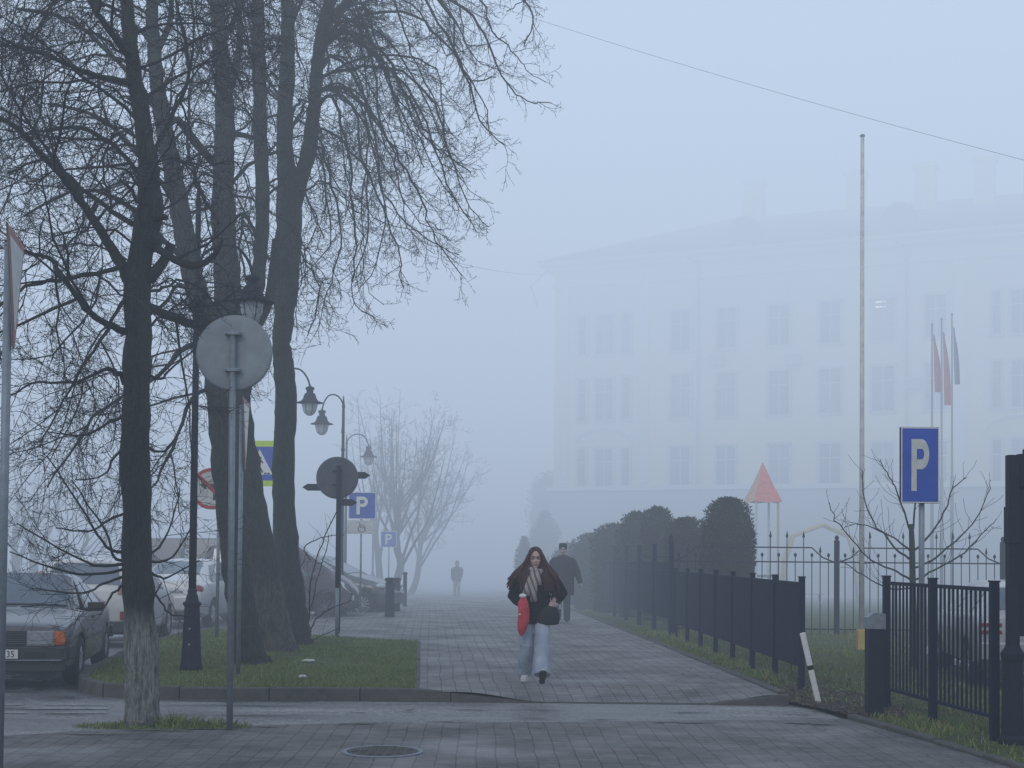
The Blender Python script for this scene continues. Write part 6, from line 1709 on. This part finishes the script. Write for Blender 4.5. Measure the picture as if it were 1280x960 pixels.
M['coat_black'] = mat('black_wool_coat', (.013, .014, .018), .95, 0, .35, 14, .4, 160, spec=.15)
M['jeans'] = mat('pale_denim', (.40, .45, .52), .9, 0, .22, 5, .4, 90, color2=(.26, .31, .39), spec=.2)
M['hair'] = mat('auburn_hair', (.085, .026, .022), .6, 0, .4, 30, .6, 60, stretch=(14, 14, .7), color2=(.034, .013, .013))
M['redbag'] = mat('red_bag_cloth', (.72, .06, .06), .6, 0, .3, 9, .3, 40, color2=(.34, .02, .04))
M['shoe_white'] = mat('white_trainer', (.6, .6, .6), .6); M['shoe_dark'] = mat('dark_sole', (.03, .03, .035), .7)
M['lip'] = mat('lips', (.34, .10, .10), .4); M['eye'] = mat('eye_dark', (.015, .012, .012), .3); M['brow'] = mat('brow_hair', (.05, .03, .025), .8)
def scarf_mat():
    t = NT('striped_scarf'); b = t.n('ShaderNodeBsdfPrincipled', Roughness=.95); tc = t.n('ShaderNodeTexCoord')
    mp = t.n('ShaderNodeMapping'); mp.inputs['Rotation'].default_value = (0, R(18), 0); t.l(tc.outputs['Object'], mp.inputs['Vector'])
    wv = t.n('ShaderNodeTexWave', Scale=5.5, bands_direction='X', wave_profile='SIN'); wv.inputs['Distortion'].default_value = 2.5; wv.inputs['Detail'].default_value = 1; t.l(mp.outputs['Vector'], wv.inputs['Vector'])
    rp = t.n('ShaderNodeValToRGB'); e = rp.color_ramp.elements; e[0].position = .4; e[0].color = (.13, .12, .12, 1); e[1].position = .55; e[1].color = (.52, .45, .40, 1)
    m = rp.color_ramp.elements.new(.8); m.color = (.36, .30, .27, 1)
    t.l(wv.outputs['Fac'], rp.inputs['Fac']); t.l(rp.outputs['Color'], b.inputs['Base Color']); t.l(b.outputs['BSDF'], t.out.inputs['Surface']); return t.m
M['scarf'] = scarf_mat()

def mkpart(name, mb, m, root, voxel=.009, sm=3):
    o = mb.build(name, m, root, fix=True); return remesh(o, voxel, sm)

# --- woman ---------------------------------------------------------------
fp = gp(668, 856, .12)
root = thing('person', (fp.x, fp.y, G(fp.y) + .13), 'woman with long auburn hair in a black coat, striped scarf and pale jeans', 'person', 'people on the sidewalk')
V = Vector
body = MB()
seg(body, [(V((0, .01, .82)), .14, .10), (V((0, .01, .95)), .15, .11), (V((0, 0, 1.10)), .12, .09), (V((0, 0, 1.25)), .15, .10), (V((0, .01, 1.33)), .12, .08), (V((0, .01, 1.37)), .05, .05), (V((0, 0, 1.45)), .046, .048)])
head(body, (0, -.015, 1.50), 1.03)
rs, re, rw = V((-.16, .01, 1.29)), V((-.265, .03, 1.04)), V((-.165, -.14, .965))
ls, le, lw = V((.16, .01, 1.29)), V((.305, .05, 1.07)), V((.225, -.12, 1.01))
for s0, e0_, w0_ in ((rs, re, rw), (ls, le, lw)):
    seg(body, [(s0, .05), (s0.lerp(e0_, .5), .043), (e0_, .036), (e0_.lerp(w0_, .5), .033), (w0_, .024)], 10)
hand(body, rw, V((.15, -.5, -.75)), V((.9, .1, -.1)), 1, .95, .55)
hand(body, lw, V((-.15, -.35, -1)), V((-.3, .9, -.2)), -1, .95, .5)
RH, RK_, RA = V((-.09, .01, .86)), V((-.090, -.05, .47)), V((-.120, .20, .13))
LH, LK, LA = V((.09, .0, .86)), V((.085, -.17, .50)), V((.085, -.33, .135))
for h_, k_, a_ in ((RH, RK_, RA), (LH, LK, LA)): seg(body, [(h_, .085), (h_.lerp(k_, .5), .072), (k_, .052), (k_.lerp(a_, .35), .052), (a_, .034)], 12)
shoe(body, RA, (0, -1, -.18), (0, -.1, 1), .8); shoe(body, LA, (.05, -1, .9), (0, .9, 1), .8)
b_ = mkpart('body', body, M['skin'], root, .0065, 2)
# coat
ct = MB()
seg(ct, [(V((0, .01, .72)), .205, .155), (V((0, .01, .80)), .20, .15), (V((0, .01, .95)), .185, .14), (V((0, .0, 1.08)), .175, .13), (V((0, .0, 1.20)), .185, .135), (V((0, .01, 1.30)), .165, .12), (V((0, .01, 1.36)), .10, .085)], 24)
seg(ct, [(V((-.12, .01, 1.31)), .08, .08), (V((-.175, .01, 1.25)), .083, .08), (rs.lerp(re, .6), .075), (re, .074), (re.lerp(rw, .5), .066), (rw + V((-.01, .015, .008)), .058)], 14)
seg(ct, [(V((.12, .01, 1.31)), .08, .08), (V((.185, .01, 1.25)), .09, .085), (ls.lerp(le, .6), .092), (le, .092), (le.lerp(lw, .5), .078), (lw + V((.012, .02, .01)), .062)], 14)
seg(ct, [(V((0, -.11, .80)), .10, .03), (V((.01, -.115, 1.0)), .095, .03), (V((0, -.10, 1.2)), .08, .03)], 10)
for v in ct.v:
    n_ = mnoise.noise(v * 9); v += V((n_, n_ * .6, 0)) * .012
mkpart('coat', ct, M['coat_black'], root, .010, 3)
# jeans
jn = MB()
seg(jn, [(V((0, .01, .94)), .145, .115), (V((0, .01, .84)), .165, .125), (V((0, .01, .76)), .16, .125)], 20)
for h_, k_, a_, sx in ((RH, RK_, RA, -1), (LH, LK, LA, 1)):
    p_ = []
    for t in (0, .35, .7, 1.0): p_.append((h_.lerp(k_, t), .098 - .012 * t, .098 - .010 * t))
    for t in (.25, .5, .75, .95): p_.append((k_.lerp(a_, t), .090 + .010 * t, .088 + .018 * t))
    p_.append((a_ + (a_ - k_).normalized() * .0, .096, .104))
    seg(jn, p_, 18)
for v in jn.v:
    n_ = mnoise.noise(V((v.x * 10, v.y * 10, v.z * 6))); v += V((n_, n_, 0)) * .016
    n_ = mnoise.noise(V((v.x * 7, v.y * 7, v.z * 17 + v.x * 6))); v += V((n_ * .4, -n_, 0)) * .022
mkpart('jeans', jn, M['jeans'], root, .009, 2)
for nm, A_, dd, up, mt in (('shoe', RA, (0, -1, -.18), (0, -.1, 1), M['shoe_white']), ('shoe', LA, (.05, -1, .9), (0, .9, 1), M['shoe_white'])):
    a = MB(); shoe(a, A_, dd, up, .90); s_ = a.build(nm, mt, root, smooth=True)
    a = MB(); sole_mesh(a, A_, dd, up, .92); a.build('sole', M['shoe_dark'] if A_ is LA else M['shoe_white'], s_)
# hair: locks fanned over the shoulders
hr = MB(); rr = random.Random(5)
hr.ell((0, .02, 1.54), (.092, .108, .100), 20, 12)
hr2 = MB()
for k in range(210):
    sgn = -1 if k % 2 else 1
    a0 = rr.uniform(.15, 1.35) * sgn
    s0 = V((math.sin(a0) * .074, -.030 + .10 * (1 - math.cos(a0)) * .9 - .028 * math.cos(a0), 1.595 - .03 * abs(a0) + rr.uniform(-.012, .006)))
    w_ = rr.uniform(.12, 1.0); out = (.30 if sgn < 0 else .27) * w_ + .04
    if abs(a0) < .5: out = max(out, .16)
    end = V((sgn * (out), -.03 + rr.uniform(-.09, .10), 1.17 + rr.uniform(-.10, .08) + (.03 if sgn < 0 else -.03)))
    mid = V((sgn * (.092 + .035 * w_), s0.y * .5 + rr.uniform(-.05, .05), 1.44))
    m2 = V((sgn * (.10 + .62 * (out - .04) * .8), end.y * .8, 1.30))
    if m2.y < -.03 and abs(m2.x) < .07: m2.x = sgn * .09
    c_ = catmull([(s0, .016), (V((sgn * .084, s0.y, 1.53)), .020), (mid, .023), (m2 + V((rr.gauss(0, .012), rr.gauss(0, .012), 0)), .020), (end + V((rr.gauss(0, .012), 0, 0)), .004)], 4)
    hr2.tube([q[0] for q in c_], [q[1] for q in c_], 5)
for k in range(40):
    sgn = -1 if k % 2 else 1; y_ = rr.uniform(-.06, .06)
    c_ = catmull([(V((sgn * .070, y_ * .7, 1.56)), .018), (V((sgn * .078, y_, 1.47)), .024), (V((sgn * rr.uniform(.06, .10), y_ - .02, 1.38)), .026), (V((sgn * rr.uniform(.09, .15), -.10 + rr.uniform(-.03, .03), 1.27)), .022), (V((sgn * rr.uniform(.10, .20), -.12, 1.10)), .005)], 4)
    hr2.tube([q[0] for q in c_], [q[1] for q in c_], 5)
hh = MB(); hh.v = hr.v + hr2.v; hh.f = hr.f + [tuple(i + len(hr.v) for i in f) for f in hr2.f]; hh.mi = [0] * len(hh.f)
hh.build('hair', M['hair'], root, smooth=True)
# facial details
hc = V((0, -.015, 1.50)); s_ = 1.03
for q in (-1, 1):
    a = MB(); a.ell(hc + V((q * .030, -.080, -.006)) * s_, (.0125, .006, .0065), 10, 6); a.build('eye', M['eye'], root, smooth=True)
    a = MB(); a.tube([hc + V((q * .014, -.090, .016)) * s_, hc + V((q * .032, -.088, .022)) * s_, hc + V((q * .050, -.076, .014)) * s_], .0035, 5); a.build('eyebrow', M['brow'], root)
a = MB(); a.ell(hc + V((0, -.091, -.074)) * s_, (.021, .006, .0075), 12, 6); a.build('mouth', M['lip'], root, smooth=True)
# scarf
sc = MB()
sc.tube([V((.088 * math.cos(t), -.018 + .088 * math.sin(t), 1.352 + .012 * math.sin(t * 2))) for t in [2 * math.pi * k / 18 for k in range(19)]], .034, 8)
sc.tube([V((.086 * math.cos(t), -.022 + .090 * math.sin(t), 1.315 - .01 * math.sin(t))) for t in [2 * math.pi * k / 18 for k in range(19)]], .032, 8)
seg(sc, [(V((-.02, -.125, 1.33)), .035, .025), (V((-.06, -.150, 1.24)), .040, .018), (V((-.09, -.160, 1.15)), .045, .014), (V((-.115, -.165, 1.06)), .046, .012)], 10)
seg(sc, [(V((-.01, -.125, 1.33)), .034, .025), (V((-.015, -.158, 1.22)), .038, .020), (V((-.02, -.165, 1.12)), .042, .016), (V((-.02, -.17, .985)), .040, .012)], 10)
seg(sc, [(V((.01, -.125, 1.33)), .034, .03), (V((.03, -.160, 1.27)), .036, .022), (V((.04, -.160, 1.18)), .034, .014)], 10)
sc.build('scarf', M['scarf'], root, smooth=True)
# red bag in her right hand
rb = thing('red_bag', (fp.x, fp.y, G(fp.y) + .13), 'crumpled bright red cloth bag carried by the woman in front of her right hip', 'bag')
a = MB()
seg(a, [(V((-.150, -.215, 1.03)), .034, .03), (V((-.145, -.225, .98)), .066, .045), (V((-.135, -.23, .88)), .075, .055), (V((-.135, -.23, .76)), .068, .055), (V((-.155, -.22, .66)), .052, .042), (V((-.175, -.215, .58)), .022, .02)], 16)
for v in a.v: n_ = mnoise.noise(v * 16); v += V((n_, n_, n_ * .4)) * .02
mkpart('bag_body', a, M['redbag'], rb, .008, 1)
a = MB(); a.ell((-.150, -.225, 1.055), (.045, .035, .028), 12, 8); a.build('white_top', M['white'], rb, smooth=True)
a = MB(); a.box((-.185, -.277, .84), (.03, .008, .012)); a.build('tag', M['white'], rb)
# black handbag at her left hip
hb = thing('handbag', (fp.x, fp.y, G(fp.y) + .13), 'soft black handbag with a buckle held at the woman\'s left hip', 'bag')
a = MB(); seg(a, [(V((.19, -.14, .93)), .07, .035), (V((.18, -.145, .88)), .11, .045), (V((.16, -.145, .80)), .135, .05), (V((.15, -.145, .735)), .13, .045), (V((.15, -.14, .715)), .10, .03)], 18)
mkpart('bag_body', a, mat('black_leather', (.010, .011, .014), .7, 0, .3, 12, .3, 60), hb, .009, 2)
a = MB(); a.tube([V((.11, -.19, .95)), V((.16, -.20, 1.02)), V((.22, -.18, 1.05)), V((.27, -.19, 1.0)), V((.29, -.19, .94))], .008, 6); a.build('strap', M['black'], hb)
a = MB(); a.box((.245, -.217, .955), (.05, .01, .035)); a.box((.29, -.21, .93), (.03, .01, .05)); a.build('buckle', M['alu'], hb, bevel=.003)

# --- man in cap ----------------------------------------------------------
def walker(px, py, H, label, coatm, legm, hatm, coat_hem, big=1.0, voxel=.012, hat=True, arms='out', face_away=False, stride=.25):
    fp = gp(px, py, .13); s = H / 1.80
    root = thing('person', (fp.x, fp.y, G(fp.y) + .13), label, 'person', 'people on the sidewalk', rz=math.pi if face_away else 0)
    b = MB(); S = lambda x, y, z: V((x * s, y * s, z * s))
    def sg(mb, pts, n=14): seg(mb, [(S(*p), r * s, (q[0] if q else r) * s) for p, r, *q in pts], n)
    sg(b, [((0, .0, .90), .15, .11), ((0, 0, 1.05), .15, .11), ((0, 0, 1.25), .16, .11), ((0, 0, 1.40), .17, .11), ((0, .01, 1.47), .12, .09), ((0, 0, 1.52), .055, .06), ((0, -.01, 1.60), .052, .056)])
    head(b, S(0, -.02, 1.665), 1.05 * s)
    if arms == 'out': ex = ((-.27, .06, 1.13), (-.25, -.02, .88), (.33, .02, 1.15), (.40, -.04, .90))
    else: ex = ((-.23, .03, 1.15), (-.24, -.06, .90), (.23, .03, 1.15), (.20, -.10, .95))
    rs_, ls_ = (-.20, 0, 1.40), (.20, 0, 1.40)
    sg(b, [(rs_, .06), (ex[0], .042), (ex[1], .028)], 10); sg(b, [(ls_, .06), (ex[2], .042), (ex[3], .028)], 10)
    hand(b, S(*ex[1]), V((0, -.15, -1)), V((.8, -.3, 0)), 1, 1.05 * s, .35); hand(b, S(*ex[3]), V((.15, -.1, -1)), V((-.8, -.3, 0)), -1, 1.05 * s, .35)
    hp = ((-.09, 0, .92), (-.10, -.04, .50), (-.10, stride * .6, .10)); hl = ((.09, 0, .92), (.09, -.14, .52), (.09, -stride, .11))
    for h_, k_, a_ in (hp, hl): sg(b, [(h_, .09), (k_, .058), (a_, .038)], 12); shoe(b, S(*a_), (0, -1, 0), (0, 0, 1), .9 * s)
    mkpart('body', b, M['skin'], root, voxel * .7, 2)
    c = MB()
    sg(c, [((0, .0, coat_hem), .23 * big, .18 * big), ((0, 0, 1.0), .225 * big, .17 * big), ((0, 0, 1.2), .235 * big, .165 * big), ((0, 0, 1.36), .235 * big, .15 * big), ((0, .01, 1.47), .17 * big, .12 * big), ((0, .0, 1.535), .09, .09)], 24)
    sg(c, [((-.15, 0, 1.43), .095), ((-.225, 0, 1.36), .095), (ex[0], .082), (ex[1], .062)], 14); sg(c, [((.15, 0, 1.43), .095), ((.225, 0, 1.36), .095), (ex[2], .082), (ex[3], .062)], 14)
    for v in c.v: n_ = mnoise.noise(v * 8); v += V((n_, n_ * .6, 0)) * .014
    mkpart('coat', c, coatm, root, voxel, 3)
    t = MB()
    sg(t, [((0, 0, 1.0), .16, .12), ((0, 0, .86), .17, .13)], 16)
    for h_, k_, a_ in (hp, hl): sg(t, [(h_, .105), (k_, .085), (a_, .075), ((a_[0], a_[1], a_[2] - .04), .075)], 14)
    mkpart('trousers', t, legm, root, voxel, 2)
    for h_, k_, a_ in (hp, hl):
        a = MB(); shoe(a, S(*a_), (0, -1, 0), (0, 0, 1), 1.0 * s); a.build('shoe', M['shoe_dark'], root, smooth=True)
    a = MB()
    if hat:
        a.lathe([(.098, -.005), (.101, .03), (.099, .08), (.088, .115), (.05, .128), (.005, .130)], (0, 0, 0), 22)
        for v in a.v: v.x *= .93
        hh_ = [v for v in a.v]
        for v in a.v: v += V((0, .0, 1.68))
        for v in a.v: v *= s
        a.build('beanie', hatm, root, smooth=True)
    else:
        a.ell(S(0, .02, 1.69), (.11 * s, .12 * s, .125 * s), 16, 10); a.ell(S(0, .07, 1.55), (.09 * s, .05 * s, .10 * s), 12, 8); a.build('hair', hatm, root, smooth=True)
    hc = S(0, -.02, 1.665); k = 1.05 * s
    for q in (-1, 1):
        a = MB(); a.ell(hc + V((q * .030, -.080, -.006)) * k, (.0125, .006, .0065), 8, 5); a.build('eye', M['eye'], root)
    a = MB(); a.ell(hc + V((0, -.091, -.074)) * k, (.022, .006, .007), 8, 5); a.build('mouth', M['lip'], root)
    return root
M['coat_green'] = mat('dark_green_grey_parka', (.030, .036, .040), .9, 0, .3, 10, .3, 60)
M['trousers'] = mat('dark_trousers', (.04, .045, .055), .9, 0, .3, 10)
M['hat'] = mat('black_knit_hat', (.012, .014, .016), .95, 0, .3, 60, .4, 200)
walker(703, 778, 1.80, 'man in a knitted cap and bulky dark coat walking behind the woman', M['coat_green'], M['trousers'], M['hat'], .62, 1.16)
M['coat_far'] = mat('dark_jacket', (.012, .015, .02), .9); M['trouser_far'] = mat('grey_trousers', (.26, .27, .28), .9)
walker(571, 746, 1.56, 'lone distant figure in a dark jacket and pale trousers on the sidewalk', M['coat_far'], M['trouser_far'], M['hat'], .78, .95, voxel=.02, hat=False, arms='in', stride=.12)
